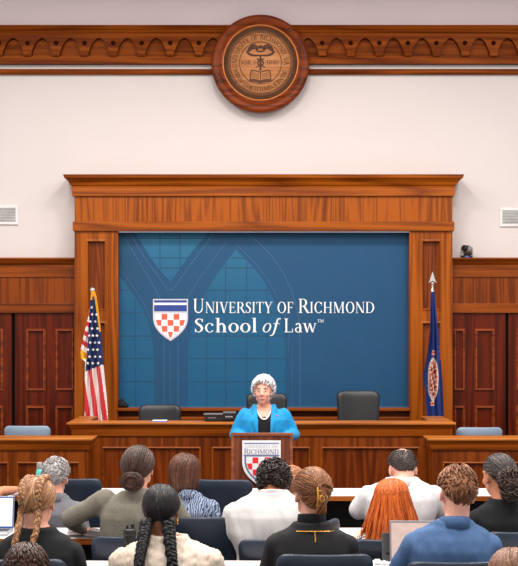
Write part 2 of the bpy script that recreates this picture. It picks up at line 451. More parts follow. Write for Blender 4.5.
build('top_moulding', bm, W_band, t)
# ---- thin oak rail below it
t = empty('trim_2', kind='structure')
bm = BM(); crown(bm, -HW, HW, 14.3, YW-.002, [(0, Z(74,14.3)), (.012, Z(72.5,14.3)), (.012, Z(70.5,14.3)), (0, Z(69,14.3))]); build('rail', bm, W_band, t)

# ---- banner surround (portal)
t = empty('trim_3', kind='structure')
Y = YF; XL, XR = X(74.5,Y), X(452.5,Y)
def strip(y0, y1, ov, Yf, mat, name, off=0, bevel=.006):
    bm = BM(); box(bm, XL-ov, XR+ov, Yf, YW-.002, Z(y1,Yf), Z(y0,Yf)); return build(name, bm, mat, t, bevel=bevel)
bm = BM()
b0 = Z(188, Y)
crown(bm, XL, XR, Y, YW-.002, [(.0, b0), (.02, b0+.004), (.025, b0+.02), (.04, b0+.03), (.055, b0+.06), (.085, b0+.095), (.10, b0+.10), (.105, b0+.128), (.112, b0+.135)])
build('cornice', bm, W_frameX, t)
strip(187.5, 196, .022, Y-.03, W_frameX, 'upper_band')
strip(195.5, 222, 0, Y, W_head if False else wood('oak_frieze', (100,42,2), (160,80,12), 'Z', .36, 2.2, seed=31), 'frieze')
strip(221.5, 231, .016, Y-.03, W_frameX, 'lower_band')
for xa, xb, pa, pb in ((74.5, 118, 86, 106.5), (409.5, 452.5, 421, 441.5)):
    hs = [(X(pa,Y), X(pb,Y), Z(311,Y), Z(239.5,Y)), (X(pa,Y), X(pb,Y), Z(428,Y), Z(321.5,Y))]
    p = face_frame('pilaster', W_frame, t, X(xa,Y), X(xb,Y), 0, Z(231,Y), Y, .06, hs)
    bm = BM(); box(bm, X(xa,Y)+.001, X(xb,Y)-.001, Y+.056, YW-.003, 0, Z(231,Y)); build('core', bm, W_frame, p)
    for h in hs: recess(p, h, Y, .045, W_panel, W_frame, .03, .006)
# oak apron under the banner with its ledge
Yl = 14.05
bm = BM(); x0, x1 = X(118,Y), X(409.5,Y)
box(bm, x0, x1, Y+.12, YW-.003, 0, Z(409,Y)); build('apron', bm, W_benchX, t)
bm = BM()
box(bm, x0, x1, Yl, YF+.14, Z(411,Yl), Z(408,Yl)); box(bm, x0, x1, Yl+.02, YF+.14, Z(420,Yl), Z(417,Yl))
build('ledge', bm, W_headX, t, bevel=.004)
bm = BM(); box(bm, x0, x1, Y+.19, YW-.003, Z(409,Y), Z(231,Y)); build('backing', bm, M_black, t)

# ---- oak header above the doors, either side
for i, (xa, xb) in enumerate(((-HW, X(75,YD)), (X(452,YD), HW))):
    t = empty('trim_%d' % (4+i), kind='structure')
    Y = YD-.03; zc = Z(265, Y)
    bm = BM(); crown(bm, xa, xb, Y, YW-.002, [(-.0, zc), (.01, zc+.01), (.02, zc+.02), (.035, zc+.05), (.055, zc+.06), (.055, zc+.078)])
    # flush end against the pilaster
    for v in bm.verts:
        if xa > 0 and v.co.x < xa: v.co.x = xa
        if xa < 0 and v.co.x > xb: v.co.x = xb
    build('cap_moulding', bm, W_headX, t)
    bm = BM(); box(bm, xa, xb, Y, YW-.002, Z(277,Y), zc); build('upper_rail', bm, W_headX, t)
    bm = BM(); box(bm, xa, xb, Y+.015, YW-.002, Z(304,Y), Z(277,Y)); build('frieze_panel', bm, W_head, t)
    bm = BM(); box(bm, xa, xb, Y, YW-.002, Z(313,Y), Z(303.5,Y)); build('lower_rail', bm, W_headX, t, bevel=.004)

# ---- panelled doors under the headers
Y = YD
def door(n, xa, xb, cols):
    t = empty('door_%d' % n, kind='structure')
    hs = []
    for a, b in cols:
        hs += [(X(a,Y), X(b,Y), Z(391,Y), Z(329,Y)), (X(a,Y), X(b,Y), Z(486,Y), Z(406,Y))]
    face_frame('leaf', W_door, t, X(xa,Y), X(xb,Y), .02, Z(313.3,Y), Y, .05, hs)
    for h in hs: recess(t, h, Y, .014, W_door, W_doorM, .032, .018)
door(1, -60, 11.5, [(-50,-31), (-20,3)])
door(2, 15, 74.6, [(26,45.5), (55.5,75.5-1.5)])
door(3, 452.4, 505.5, [(453.6,465), (475,494.5)])
door(4, 508.5, 585, [(518-1.5,542), (552,575)])
for i, (a, b) in enumerate(((-HW, X(74.6,YD)), (X(452.4,YD), HW))):
    bm = BM(); box(bm, a, b, YD+.05, YW-.003, 0, Z(313.3,YD)); g0, g1 = (X(11.5,YD), X(15,YD)) if i == 0 else (X(505.5,YD), X(508.5,YD))
    box(bm, g0, g1, YD+.03, YD+.05, 0, Z(313.3,YD), 1); build('wall_panel_%s' % ('left','right')[i], bm, [W_door, M_black], kind='structure')

# ---- wall vents
M_vent = plain('white_vent_metal', (226,224,222), .5, spec=.4, var=.01)
M_slot = plain('grey_vent_slots', (178,176,174), .7)
def vent(x0, x1, y0, y1, label):
    Y = YW-.02
    t = empty('wall_vent', ((X(x0,Y)+X(x1,Y))/2, Y, Z(y1,Y)), label=label, cat='vent', group='white wall vents')
    inv = Matrix.Translation(-t.location)
    a, b, c, d = X(x0,Y), X(x1,Y), Z(y1,Y), Z(y0,Y)
    bm = BM(); e = .028
    for q in ((a,b,c,c+e), (a,b,d-e,d), (a,a+e,c+e,d-e), (b-e,b,c+e,d-e)): box(bm, q[0], q[1], Y, Y+.018, q[2], q[3])
    bm.transform(inv); build('frame', bm, M_vent, t, bevel=.003)
    bm = BM(); box(bm, a+e, b-e, Y+.014, Y+.018, c+e, d-e); bm.transform(inv); build('grille_back', bm, M_slot, t)
    bm = BM(); n = 9
    for i in range(n):
        z = c+e+(d-c-2*e)*(i+.5)/n
        vs = box(bm, a+e, b-e, Y+.002, Y+.012, z-.003, z+.003)
    bm.transform(inv); build('slats', bm, plain('pale_vent_slats', (214,212,210), .5), t)
vent(-26, 18, 205.5, 224.5, 'white slatted wall vent on the white wall above the left doors')
vent(500, 545, 208, 226.5, 'white slatted wall vent on the white wall at right, near the camera')

# ---- round university seal
Ys = 14.2
bx, bz = X(260.5,Ys), Z(63.5,Ys); R = 49*Ys/F
t = empty('university_seal', (bx, YB-.02, bz-R), label='round carved wooden university seal hung over the arcaded oak band', cat='seal')
def disc(prof, name, mat):
    """turned about the axis that points to the room; prof = (radius, forward)"""
    bm = BM(); lathe(bm, prof, n=64)
    bm.transform(Matrix.Translation((0, .02+Ys-YB+.0, R)) @ Matrix.Rotation(PI/2, 4, 'X'))
    return build(name, bm, mat, t)
W_sealD = wood('dark_seal_rim', (62,22,5), (128,54,14), 'X', .4, 1.6, spec=.15, seed=41)
M_gold = plain('bronze_gold', (196,112,44), .35, .3, .5, .06)
M_sealF = wood('pale_seal_face', (176,112,66), (202,140,92), 'X', .5, 2.0, seed=44)
M_sealR = plain('grey_brown_seal_ring', (92,66,46), .6, var=.05)
M_ink = plain('burnt_seal_lines', (76,42,22), .7)
disc([(R,-.06),(R,.0),(R*.985,.018),(R*.95,.03),(R*.91,.032),(R*.88,.02),(R*.86,.022),(R*.80,.05),(R*.77,.05),(R*.74,.02),(R*.7,.02),(.02,.02)], 'rim', W_sealD)
disc([(R*.775,.02),(R*.775,.052),(R*.765,.056),(R*.75,.05),(R*.745,.02)], 'gold_bead', M_gold)
disc([(R*.745,.02),(R*.745,.026),(.01,.026)], 'outer_ring', M_sealR)
disc([(R*.66,.02),(R*.66,.030),(.01,.030)], 'face', M_sealF)
bm = BM(); y = -.033
# everything below in seal units (1 = R)
def u(p): return (p[0]*R, y, p[1]*R)
def ringm(r, w, n=64):
    for i in range(n):
        a, b = 2*PI*i/n, 2*PI*(i+1)/n
        poly(bm, [u((math.cos(q)*s, math.sin(q)*s)) for q, s in ((a,r),(b,r),(b,r-w),(a,r-w))])
for r, w in ((.655,.012), (.625,.012), (.435,.014)): ringm(r, w)
for i in range(90):
    a = 2*PI*i/90
    poly(bm, [u((math.cos(a+d)*s, math.sin(a+d)*s)) for d, s in ((-.012,.645),(.012,.645),(.012,.628),(-.012,.628))])
arc_text(bm, 'UNIVERSITY OF RICHMOND, VA', 0, 0, .53*R, 92, 196, .105*R, y)
arc_text(bm, 'VERBUM VITAE ET LUMEN SCIENTIAE', 0, 0, .53*R, 268, 150, .085*R, y, flip=True)
put_text(bm, [(c,1,0) for c in 'MAR. 4'], -.395*R, -.10*R, -.03*R, .085*R, y)
put_text(bm, [(c,1,0) for c in '1840'], .12*R, .37*R, -.03*R, .085*R, y)
# winged wreath at the top
for sx in (-1, 1):
    for k in range(3):
        q = gSp([(sx*.05, .27+.03*k, .02), (sx*.14, .30+.035*k, .03), (sx*.23, .25+.03*k, .035), (sx*.27, .19+.02*k, .01)])
        for pp in q: poly(bm, [u(v) for v in pp])
    for pp in gSp([(0, .155, .03), (sx*.12, .15, .04), (sx*.23, .18, .045), (sx*.29, .23, .02)]): poly(bm, [u(v) for v in pp])
for pp in gArc(0, .27, .10, .055, 0, 360, .03, .03, 18) + gArc(0, .33, .05, .03, 0, 360, .05, .03, 12): poly(bm, [u(v) for v in pp])
# lamp stem with a small shield
for pp in gR(-.02,-.16,.02,.15)+gArc(0,.0,.075,.065,0,360,.03,.025,14)+gSp([(-.08,.09,.02),(0,.06,.03),(.08,.09,.02)])+gSp([(-.09,-.09,.02),(0,-.05,.025),(.09,-.09,.02)]): poly(bm, [u(v) for v in pp])
# open book
for sx in (-1, 1):
    for pp in gD(.0 if sx>0 else -.21, -.36, .0 if sx>0 else -.21, -.17, .21)[:0] : pass
    for a, b, w in (((0,-.19),(sx*.2,-.155),.02), ((0,-.37),(sx*.22,-.335),.02), ((sx*.19,-.155),(sx*.215,-.335),.02), ((0,-.40),(sx*.23,-.365),.03), ((0,-.19),(0,-.38),.015)):
        for pp in gSp([(a[0],a[1],w), ((a[0]+b[0])/2,(a[1]+b[1])/2+.012,w), (b[0],b[1],w)], 3): poly(bm, [u(v) for v in pp])
    for k in range(4):
        for pp in gSp([(sx*.03,-.225-k*.035,.008),(sx*.1,-.21-k*.035,.008),(sx*.18,-.195-k*.035,.008)],2): poly(bm, [u(v) for v in pp])
bm.transform(Matrix.Translation((0, .02+Ys-YB, R)))
build('engraving', bm, M_ink, t)

# ---- pan-tilt camera on the right header
Yc = 14.16
cx, cz = X(467,Yc), Z(258.5,Yc)
t = empty('room_camera', (cx, Yc+.02, cz), label='small silver and black pan-tilt camera on the right oak header', cat='camera')
M_silver = plain('silver_plastic', (150,142,136), .35, .5, .5, .03); M_blk = plain('black_plastic', (22,21,22), .4, 0, .5, .05)
bm = BM(); lathe(bm, [(.062,0),(.066,.008),(.064,.03),(.05,.036)], n=24); build('base', bm, M_blk, t)
bm = BM(); box(bm, -.02, .012, -.066, -.064, .01, .02); build('blue_light', bm, plain('blue_led', (40,110,220), .3), t)
bm = BM()
for sx in (-1, 1): prism(bm, [(sx*.06-.008,.03),(sx*.06+.008,.03),(sx*.052+.008,.13),(sx*.052-.008,.13)], -.03, .03)
box(bm, -.068, .068, -.03, .03, .026, .036)
build('yoke', bm, M_silver, t, bevel=.004)
bm = BM(); tube(bm, [(.012,.03,.075),(.012,-.0,.085),(.005,-.045,.10)], [.05,.052,.044], 18)
build('camera_head', bm, M_silver, t)
bm = BM(); tube(bm, [(-.012,-.055,.108),(-.05,-.085,.112)], [.036,.030], 18, cap=False); build('lens', bm, M_blk, t)

# ================================================================== THE BANNER
Yb = 14.2
t = empty('banner', (X(264,Yb), Yb, Z(408,Yb)), label='large blue law school banner hung inside the oak surround', cat='banner')
def bl(pts, y): return [(X(p[0],Yb)-t.location.x, y-Yb, Z(p[1],Yb)-t.location.z) for p in pts]
def gradmat(name, stops, axis=2, x_mix=None):
    m, nt, b = newmat(name)
    tc = nt.nodes.new('ShaderNodeTexCoord'); sp = nt.nodes.new('ShaderNodeSeparateXYZ')
    nt.links.new(tc.outputs['Object'], sp.inputs[0])
    mr = N(nt, 'ShaderNodeMapRange'); mr.inputs['From Min'].default_value = stops[0]; mr.inputs['From Max'].default_value = stops[1]
    nt.links.new(sp.outputs[axis], mr.inputs['Value'])
    r = ramp(nt, stops[2]); nt.links.new(mr.outputs[0], r.inputs['Fac'])
    mp = coords(nt, (5, 5, 5)); n = N(nt, 'ShaderNodeTexNoise', Scale=1.0, Detail=5.0); nt.links.new(mp.outputs[0], n.inputs['Vector'])
    mx = nt.nodes.new('ShaderNodeMix'); mx.data_type = 'RGBA'; mx.blend_type = 'OVERLAY'; mx.inputs[0].default_value = .12
    nt.links.new(r.outputs['Color'], mx.inputs[6]); nt.links.new(n.outputs['Color'], mx.inputs[7])
    nt.links.new(mx.outputs[2], b.inputs['Base Color'])
    b.inputs['Roughness'].default_value = .55; b.inputs['Specular IOR Level'].default_value = .25
    MATS[name] = m; return m
M_bn = gradmat('banner_navy', (-1.6, 1.6, [(0, lin((30,74,108))), (.3, lin((30,76,112))), (1, lin((26,74,110)))]), 0)
M_bw = gradmat('banner_window_blue', (0, 1.95, [(0, lin((24,88,126))), (.55, lin((26,86,122))), (1, lin((40,104,138)))]), 2)
M_bg = plain('banner_grid', (20,66,98), .6); M_bl = plain('banner_pale_lines', (60,104,138), .6)
M_wht = plain('banner_white', (236,238,240), .55, var=.01); M_orng = plain('banner_orange_red', (244,96,66), .55, var=.02)
M_roy = plain('banner_royal_blue', (44,66,140), .55, var=.02); M_pale = plain('banner_shield_edge', (206,200,212), .55, var=.02)
bm = BM(); x0, x1, y0, y1 = 119.2, 408.6, 232.2, 408
nx, nz = 40, 24; G = [[None]*(nz+1) for _ in range(nx+1)]
for i in range(nx+1):
    for j in range(nz+1):
        G[i][j] = bm.verts.new(bl([(x0+(x1-x0)*i/nx, y0+(y1-y0)*j/nz)], Yb)[0])
for i in range(nx):
    for j in range(nz): bm.faces.new((G[i][j], G[i+1][j], G[i+1][j+1], G[i][j+1]))
build('cloth', bm, M_bn, t)
bm = BM(); e = .0015
def fill(pts, mi, y):
    poly(bm, bl(pts, y), mi)
LW = catmull([(119.3,276),(131,292),(142,308),(149,324),(153,344),(154,360)], 6)
LW = [(p.x, p.y) for p in [Vector((a.x,a.y,0)) for a in LW]] if False else [(p[0], p[1]) for p in catmull([(119.3,276,0),(131,292,0),(142,308,0),(149,324,0),(153,344,0),(154,360,0)], 6)]
def columnfill(upper, lower_y, mi, y):
    for a, b in zip(upper, upper[1:]): fill([a, b, (b[0], lower_y), (a[0], lower_y)], mi, y)
columnfill(LW, 407.5, 0, Yb-e)
A1 = [(p[0],p[1]) for p in catmull([(188,352,0),(190,334,0),(196,314,0),(206,292,0),(220,270,0),(236,249.5,0)], 6)]
A2 = [(p[0],p[1]) for p in catmull([(236,249.5,0),(252,266,0),(265,283,0),(276,304,0),(283,328,0),(285,352,0)], 6)]
columnfill(A1+A2[1:], 407.5, 0, Yb-e)
E1 = [(p[0],p[1]) for p in catmull([(135,232.3,0),(147,252,0),(158,268,0),(170.5,282,0)], 5)]
E2 = [(p[0],p[1]) for p in catmull([(170.5,282,0),(182,266,0),(195,248,0),(209,232.3,0)], 5)]
columnfill(E1+E2[1:], 232.3, 0, Yb-e)
def inside(x, y):
    if y > interp(LW, x) and x < 154: return True
    if 188 < x < 285 and y > interp(A1+A2[1:], x): return True
    if 135 < x < 209 and y < interp(E1+E2[1:], x): return True
    return False
def gridline(fixed, a, b, vert, w=.8):
    n = int(abs(b-a)/2); run = None
    for i in range(n+1):
        v = a+(b-a)*i/n; p = (fixed, v) if vert else (v, fixed)
        ok = i < n and inside(*p)
        if ok and run is None: run = v
        if not ok and run is not None:
            q = [(fixed-w/2, run), (fixed+w/2, run), (fixed+w/2, v), (fixed-w/2, v)] if vert else [(run, fixed-w/2), (v, fixed-w/2), (v, fixed+w/2), (run, fixed+w/2)]
            fill(q, 1, Yb-2*e); run = None
for x in (135.5, 160, 180, 206.7, 225.6, 246.8, 267): gridline(x, 233, 407, True)
for y in (238.5, 258, 290.5, 313, 336, 358.5, 381.6, 268): gridline(y, 120, 286, False)
def pale(pts, w=.55, dens=6):
    for pp in gSp([(p[0], p[1], w) for p in pts], dens):
        poly(bm, bl(pp, Yb-2*e), 2)
pale([(130,233),(143,255),(156,273),(170.5,290),(185,272),(200,252),(214,233)])
pale([(126,240),(138,260),(150,280),(160,300),(164,325),(164,345)]); pale([(164,345),(164,407)]); pale([(170.5,350),(170.5,407)], .35); pale([(178,345),(178,407)])
pale([(178,345),(179,322),(187,300),(200,278),(216,256),(226,242)], .4)
pale([(119.5,268),(134,288),(146,308),(153,328)], .35)
pale([(246,233),(264,248),(280,268),(292,292),(298,316),(300,340),(300,407)])
pale([(236,244),(254,262),(269,282),(280,304),(288,330),(289,352)], .4)
pale([(292,345),(292,407)], .35)
build('window_print', bm, [M_bw, M_bg, M_bl], t)
# lettering
bm = BM(); yy = Yb-.006
def line(spec, xa, xb, ybase, cap_px):
    P, w = text_polys(spec); k = (xb-xa)/w
    for p in P: poly(bm, bl([(xa+a*k, ybase-b*cap_px) for a, b in p], yy))
full = smallcaps('UNIVERSITY OF RICHMOND', .78); Pw, w_all = text_polys(full); kx = (374.5-193)/w_all
xpos = 0; word = []; start = 0
def flush(word, start):
    b2 = BM(); P, w = text_polys(word)
    for p in P: poly(b2, bl([(193+(start+a*1.0)*kx, 313-b*14.2) for a, b in p], yy))
    build('lettering', b2, M_wht, t)
for ch, sc, dy in full+[(' ', 1, 0)]:
    if ch == ' ':
        flush(word, start); xpos += (glyph(ch)[1]+.06)*sc; word = []; start = xpos
    else:
        word.append((ch, sc, dy)); xpos += (glyph(ch)[1]+.06)*sc
for wd, xa, xb in (('School',194.5,257), ('if',261.5,279.5), ('Law',284,316.5)):
    line([(c,1,0) for c in wd], xa, xb, 332.3, 13.8); build('lettering', bm, M_wht, t); bm = BM()
line([(c,1,0) for c in 'TM'], 317.5, 323.8, 322.5, 3.2)
build('trademark_sign', bm, M_wht, t)
# shield
def shield(bm, B, x0, x1, y0, y1, mats, checks=True, head=.35, inset=.0):
    """heater shield outline in px; B maps (pts, layer) to points"""
    pass
def shield_outline(x0, x1, y0, y1, n=12, flare=.35):
    cx = (x0+x1)/2; hw = (x1-x0)/2; ys = y0+(y1-y0)*.42; pts = [(x0, y0), (x1, y0)]
    prof = [(hw*(1-(i/n)**2.3), ys+(y1-ys)*i/n) for i in range(n+1)]
    return pts+[(cx+w, y) for w, y in prof]+[(cx-w, y) for w, y in prof[-2::-1]]
def halfw(out, cx, y):
    """half width of the outline at height y"""
    best = 0
    for (a, b), (c, d) in zip(out, out[1:]+out[:1]):
        if min(b,d)-1e-9 <= y <= max(b,d)+1e-9 and abs(b-d) > 1e-9:
            best = max(best, abs(a+(c-a)*(y-b)/(d-b)-cx))
    return best
def checker(bm, out, cx, yt, cell, rows, first_red, mi, B, lay, limit):
    for r in range(rows):
        for c in range(-2, 3):
            if (c+r+first_red) % 2 or (r >= 3 and c): continue
            a, b = cx+(c-.5)*cell+.15, cx+(c+.5)*cell-.15; t0, t1 = yt+r*cell+.1, yt+(r+1)*cell-.1
            q = []
            h0, h1 = max(0, halfw(out, cx, t0)-limit), max(0, halfw(out, cx, t1)-limit)
            cl = lambda v, h: max(cx-h, min(cx+h, v))
            q = [(cl(a,h0),t0), (cl(b,h0),t0), (cl(b,h1),t1), (cl(a,h1),t1)]
            if abs(q[0][0]-q[1][0]) < .3: continue
            if abs(q[2][0]-q[3][0]) < .05: q = q[:2]+[((q[2][0]+q[3][0])/2, t1)]
            poly(bm, B(q, lay), mi)
bm = BM()
BB = lambda pts, lay: bl(pts, Yb-.004-.0012*lay)
so = shield_outline(153, 188, 299, 341); poly(bm, BB(so, 0), 0)
si = shield_outline(154.6, 186.4, 300.2, 338.8); poly(bm, BB(si, 1), 1)
poly(bm, BB([(154.2,300.2),(186.8,300.2),(186.8,302.6),(154.2,302.6)], 2), 2)
poly(bm, BB([(154.2,305),(186.8,305),(186.8,311.5),(154.2,311.5)], 2), 2)
poly(bm, BB([(153,311.8),(188,311.8),(188,313.4),(153,313.4)], 2), 0)
checker(bm, si, 170.5, 313.8, 6.0, 4, 1, 3, BB, 2, 1.0)
build('shield_emblem', bm, [M_pale, M_wht, M_roy, M_orng], t)
bm = BM(); box(bm, X(118.6,Yb)-t.location.x, X(410.6,Yb)-t.location.x, -.1, -.075, Z(232.6,Yb-.1)-t.location.z, Z(231.2,Yb-.1)-t.location.z)
build('top_rail', bm, plain('silver_rail', (220,222,235), .25, .6, .5, .02), t, bevel=.003, label='thin silver rail along the top edge')
bm = BM(); box(bm, X(119.2,Yb)-t.location.x, X(408.6,Yb)-t.location.x, -.02, .0, Z(408,Yb)-t.location.z, Z(406.6,Yb)-t.location.z)
build('bottom_rail', bm, plain('blue_grey_rail', (74,110,140), .4, .2, .5, .02), t)

# ================================================================== BENCHES
def counter(name, label, xa, xb, ytop, Yf, ycap, ybot_px, panels, depth, returns=None, over=.05, thick_top=.02, stileends=True):
    """panelled oak counter: xa..xb are the px ends of the top edge"""
    zt = Z(ytop, Yf-over); zc = Z(ycap, Yf)
    xl, xr = X(xa,Yf-over)+over, X(xb,Yf-over)-over
    t = empty(name, ((xl+xr)/2, Yf+depth/2, 0), label=label, cat='counter')
    M = Matrix.Translation(-t.location)
    def fin(nm, bm, mat, par=t, **kw):
        bm.transform(M); return build(nm, bm, mat, par, **kw)
    yb = Yf+depth
    bm = BM(); crown(bm, xl, xr, Yf, yb, [(over*.9, zt-thick_top), (over, zt-thick_top+.003), (over, zt-.003), (over*.93, zt)]); fin('counter_top', bm, W_top)
    h = zt-thick_top-zc
    bm = BM(); crown(bm, xl, xr, Yf, yb-.01, [(.012, zc), (.018, zc+.01), (.018, zc+h*.12), (.024, zc+h*.6), (.036, zc+h*.82), (over*.86, zt-thick_top)]); fin('cornice_band', bm, W_benchX)
    hs = [(X(a,Yf), X(b,Yf), Z(ybot_px,Yf) if Z(ybot_px,Yf) > .12 else .14, Z(c,Yf)) for a, b, c in panels]
    o = face_frame('front_frame', W_benchS, None, xl, xr, 0, zc, Yf, .03, hs); o.data.transform(M); o.parent = t
    for hh in hs:
        p = recess(t, hh, Yf, .022, W_bench, W_benchX, .018, .004)
        p.data.transform(M); p.children[0].data.transform(M)
    bm = BM(); box(bm, xl+.001, xr-.001, Yf+.028, yb-.02, 0, zc); fin('body', bm, W_benchS)
    bm = BM(); box(bm, xl-.012, xr+.012, Yf-.012, Yf+.05, 0, .1); fin('plinth', bm, W_benchX, bevel=.004)
    if returns:
        for sgn, xo, xi, yret in returns:
            x0, x1 = (xl, X(xi,Yf)) if sgn < 0 else (X(xi,Yf), xr)
            bm = BM(); box(bm, x0-over if sgn<0 else x0, x1 if sgn<0 else x1+over, yb+.001, yb+yret, zt-thick_top, zt); fin('return_top', bm, W_top, bevel=.003)
            bm = BM(); box(bm, x0, x1, yb+.001, yb+yret-.02, 0, zt-thick_top-.001); fin('return_side', bm, W_benchS)
    return t
bench = counter('judges_bench', 'long panelled oak bench across the front, below the blue banner', 66.5, 456, 422.6, 12.3, 436.5, 505,
        [(102,200.5,447), (212,310,447), (321.5,419.5,447)], .24, returns=[(-1, 0, 86, .62), (1, 0, 432, .62)], over=.06)
wl = counter('side_counter', 'lower panelled oak side counter at far left, before the pale chair', -170, 92.5, 438.5, 11.86, 450.5, 505,
        [(-140,-75,462), (-66,8.5,462), (17,58,462), (68.5,79,462)], .3)
wr = counter('side_counter', 'lower panelled oak side counter at far right, before the pale chair', 427.5, 700, 438.5, 11.86, 450.5, 505,
        [(443,496,462), (505,560,462), (570,640,462)], .3)
tag(wl, group='lower side counters'); tag(wr, group='lower side counters')
# ================================================================== CHAIRS
M_navy = plain('navy_vinyl', (25,39,56), .42, spec=.5, var=.04, vs=6)
M_navyE = plain('navy_vinyl_edge', (40,62,86), .38, spec=.5, var=.04, vs=6)
M_pblue = plain('lit_navy_vinyl', (138,156,176), .45, spec=.45, var=.03, vs=6)  # the navy chair vinyl as brightly lit, the light put into the colour
M_leather = plain('black_leather', (30,29,31), .42, spec=.5, var=.06, vs=14, bump=.15, bs=120)
M_chrome = plain('dark_grey_metal', (60,62,66), .35, .8, .5, .03)

def rounded_back(w, z0, z1, th, y0, curve, tilt, rc, n=16):
    """upholstered back: rounded corners, bowed in plan, leaning"""
    bm = BM()
    nz = 14; hw = w/2; fr = []; bk = []
    for j in range(nz+1):
        tz = 1-(1-j/nz)**2.2; z = z0+(z1-z0)*tz
        k = 1.0
        dz = z1-z
        h = hw - (rc-math.sqrt(max(0, rc*rc-(rc-dz)**2)) if dz < rc else 0) - .03*(1-tz)
        thk = th*(1.0 if dz > .04 else .55+.45*math.sqrt(max(0, dz/.04)))
        rowf, rowb = [], []
        for i in range(n+1):
            a = (i/n)*2-1; x = a*h
            e = min(1, (1-abs(a))/.12); tk = thk*(.45+.55*math.sqrt(max(0,e)))
            yc = y0 + curve*(x/hw)**2 - tilt*(z-z0)
            rowf.append(bm.verts.new((x, yc+tk/2, z))); rowb.append(bm.verts.new((x, yc-tk/2, z)))
        fr.append(rowf); bk.append(rowb)
    for j in range(nz):
        for i in range(n):
            bm.faces.new((fr[j][i], fr[j+1][i], fr[j+1][i+1], fr[j][i+1])); bm.faces.new((bk[j][i], bk[j][i+1], bk[j+1][i+1], bk[j+1][i]))
        for r in (0, n): bm.faces.new((fr[j][r], bk[j][r], bk[j+1][r], fr[j+1][r]))
    for j in (0, nz):
        for i in range(n): bm.faces.new((fr[j][i], fr[j][i+1], bk[j][i+1], bk[j][i]))
    return bm
def make_chair(name, w, zb, zt, mat, cat='chair', seat_z=.43, base=True):
    t = empty(name, cat=cat)
    bm = rounded_back(w, zb, zt, .055, -.20, .05, .10, .055); build('backrest', bm, mat, t, smooth=True)
    bm = BM(); n = 12
    rings = []
    for z, k in ((seat_z-.09,.86),(seat_z-.075,.95),(seat_z-.03,1.0),(seat_z-.006,.97),(seat_z,.86)):
        rings.append(((0, .05, z), w*.5*k, .23*k, 5))
    loft(bm, rings, 32); build('seat', bm, mat, t, smooth=True)
    bm = BM(); tube(bm, [(0,-.05,seat_z-.1),(0,-.205,seat_z-.08),(0,-.235,seat_z+.04),(0,-.235,zb+.1)], .025, 8, flat=.5); build('back_support', bm, M_chrome, t)
    bm = BM(); lathe(bm, [(.05,.06),(.05,.12),(.028,.13),(.028,seat_z-.12),(.09,seat_z-.1),(.09,seat_z-.088)], n=14); build('pedestal', bm, M_chrome, t)
    for k in range(5):
        a = 2*PI*k/5+PI/2
        bm = BM(); tube(bm, [(.04*math.cos(a), .04*math.sin(a), .085), (.27*math.cos(a), .27*math.sin(a), .055)], [.024,.016], 8)
        ellip(bm, (.265*math.cos(a), .265*math.sin(a), .027), (.026,.026,.027), u=10, v=8)
        build('leg', bm, M_chrome, t)
    return t
def dup(root, loc, rz=0, sz=1.0, **kw):
    r = root.copy(); COL.objects.link(r); r.location = loc; r.rotation_euler = (0,0,rz); r.scale = (1,1,sz)
    def rec(src, dst):
        for ch in src.children:
            c = ch.copy(); COL.objects.link(c); c.parent = dst; rec(ch, c)
    rec(root, r); tag(r, **kw); return r
proto = make_chair('auditorium_chair', .46, .55, .95, M_navy); used = [False]
def navy(px, Yback, ytop, label, rz=0):
    """place by the top edge of the back: px centre, depth of the back, px height"""
    zt = Z(ytop, Yback); sz = zt/.95
    loc = (X(px, Yback), Yback+.235, 0)
    loc = (X(px,Yback)-math.sin(rz)*.235, Yback+math.cos(rz)*.235, 0)
    if not used[0]:
        used[0] = True; o = proto; o.location = loc; o.rotation_euler = (0,0,rz); o.scale = (1,1,sz); tag(o, label=label, group='navy auditorium chairs'); return o
    return dup(proto, loc, rz, sz, label=label, group='navy auditorium chairs')
navy(69, 9.17, 479, 'empty navy chair beside the grey-haired man in the grey jacket')
navy(220, 9.17, 480, 'empty navy chair right of the person in the patterned blouse, before the lectern', -.1)
navy(199, 7.32, 517.5, 'navy chair between the cream cable-knit sweater and the curly-haired man')
navy(324, 7.28, 522.5, 'navy chair mostly hidden behind the woman with the gold hair claw', 1.0)
navy(132, 7.02, 537, 'navy chair of the bun-haired person in the grey sweater')
navy(280, 7.02, 540, 'navy chair of the curly-haired man in the white shirt')
navy(390, 7.10, 540, 'navy chair of the red-haired woman in the dotted blouse')
navy(527, 7.10, 532.5, 'navy chair of the person with the curly ponytail at far right')
navy(325, 6.00, 555, 'navy chair of the woman with the gold hair claw, largest chair in front')
navy(16, 6.00, 560, 'navy chair of the person with the blonde braids at bottom left')
navy(456, 6.00, 562.5, 'navy chair of the man in the blue polo shirt')
navy(172, 5.98, 570, 'navy chair of the woman with black braids and cream sweater')
pale_c = make_chair('side_chair', .46, .60, 1.0, M_pblue)
Yc = 12.62
pale_c.location = (X(26.5,Yc), Yc+.235, 0); pale_c.scale = (1,1,Z(426,Yc)/1.0)
tag(pale_c, label='pale blue chair behind the left side counter, before the left doors', group='pale blue chairs')
dup(pale_c, (X(480,Yc), Yc+.235, 0), 0, Z(427.5,Yc)/1.0, label='pale blue chair behind the right side counter, before the right doors', group='pale blue chairs')
# low dais behind the bench
bm = BM(); box(bm, X(90,12.9), X(432,12.9), 12.56, YF-.02, 0, .12); build('floor_dais', bm, M_floor, kind='structure')

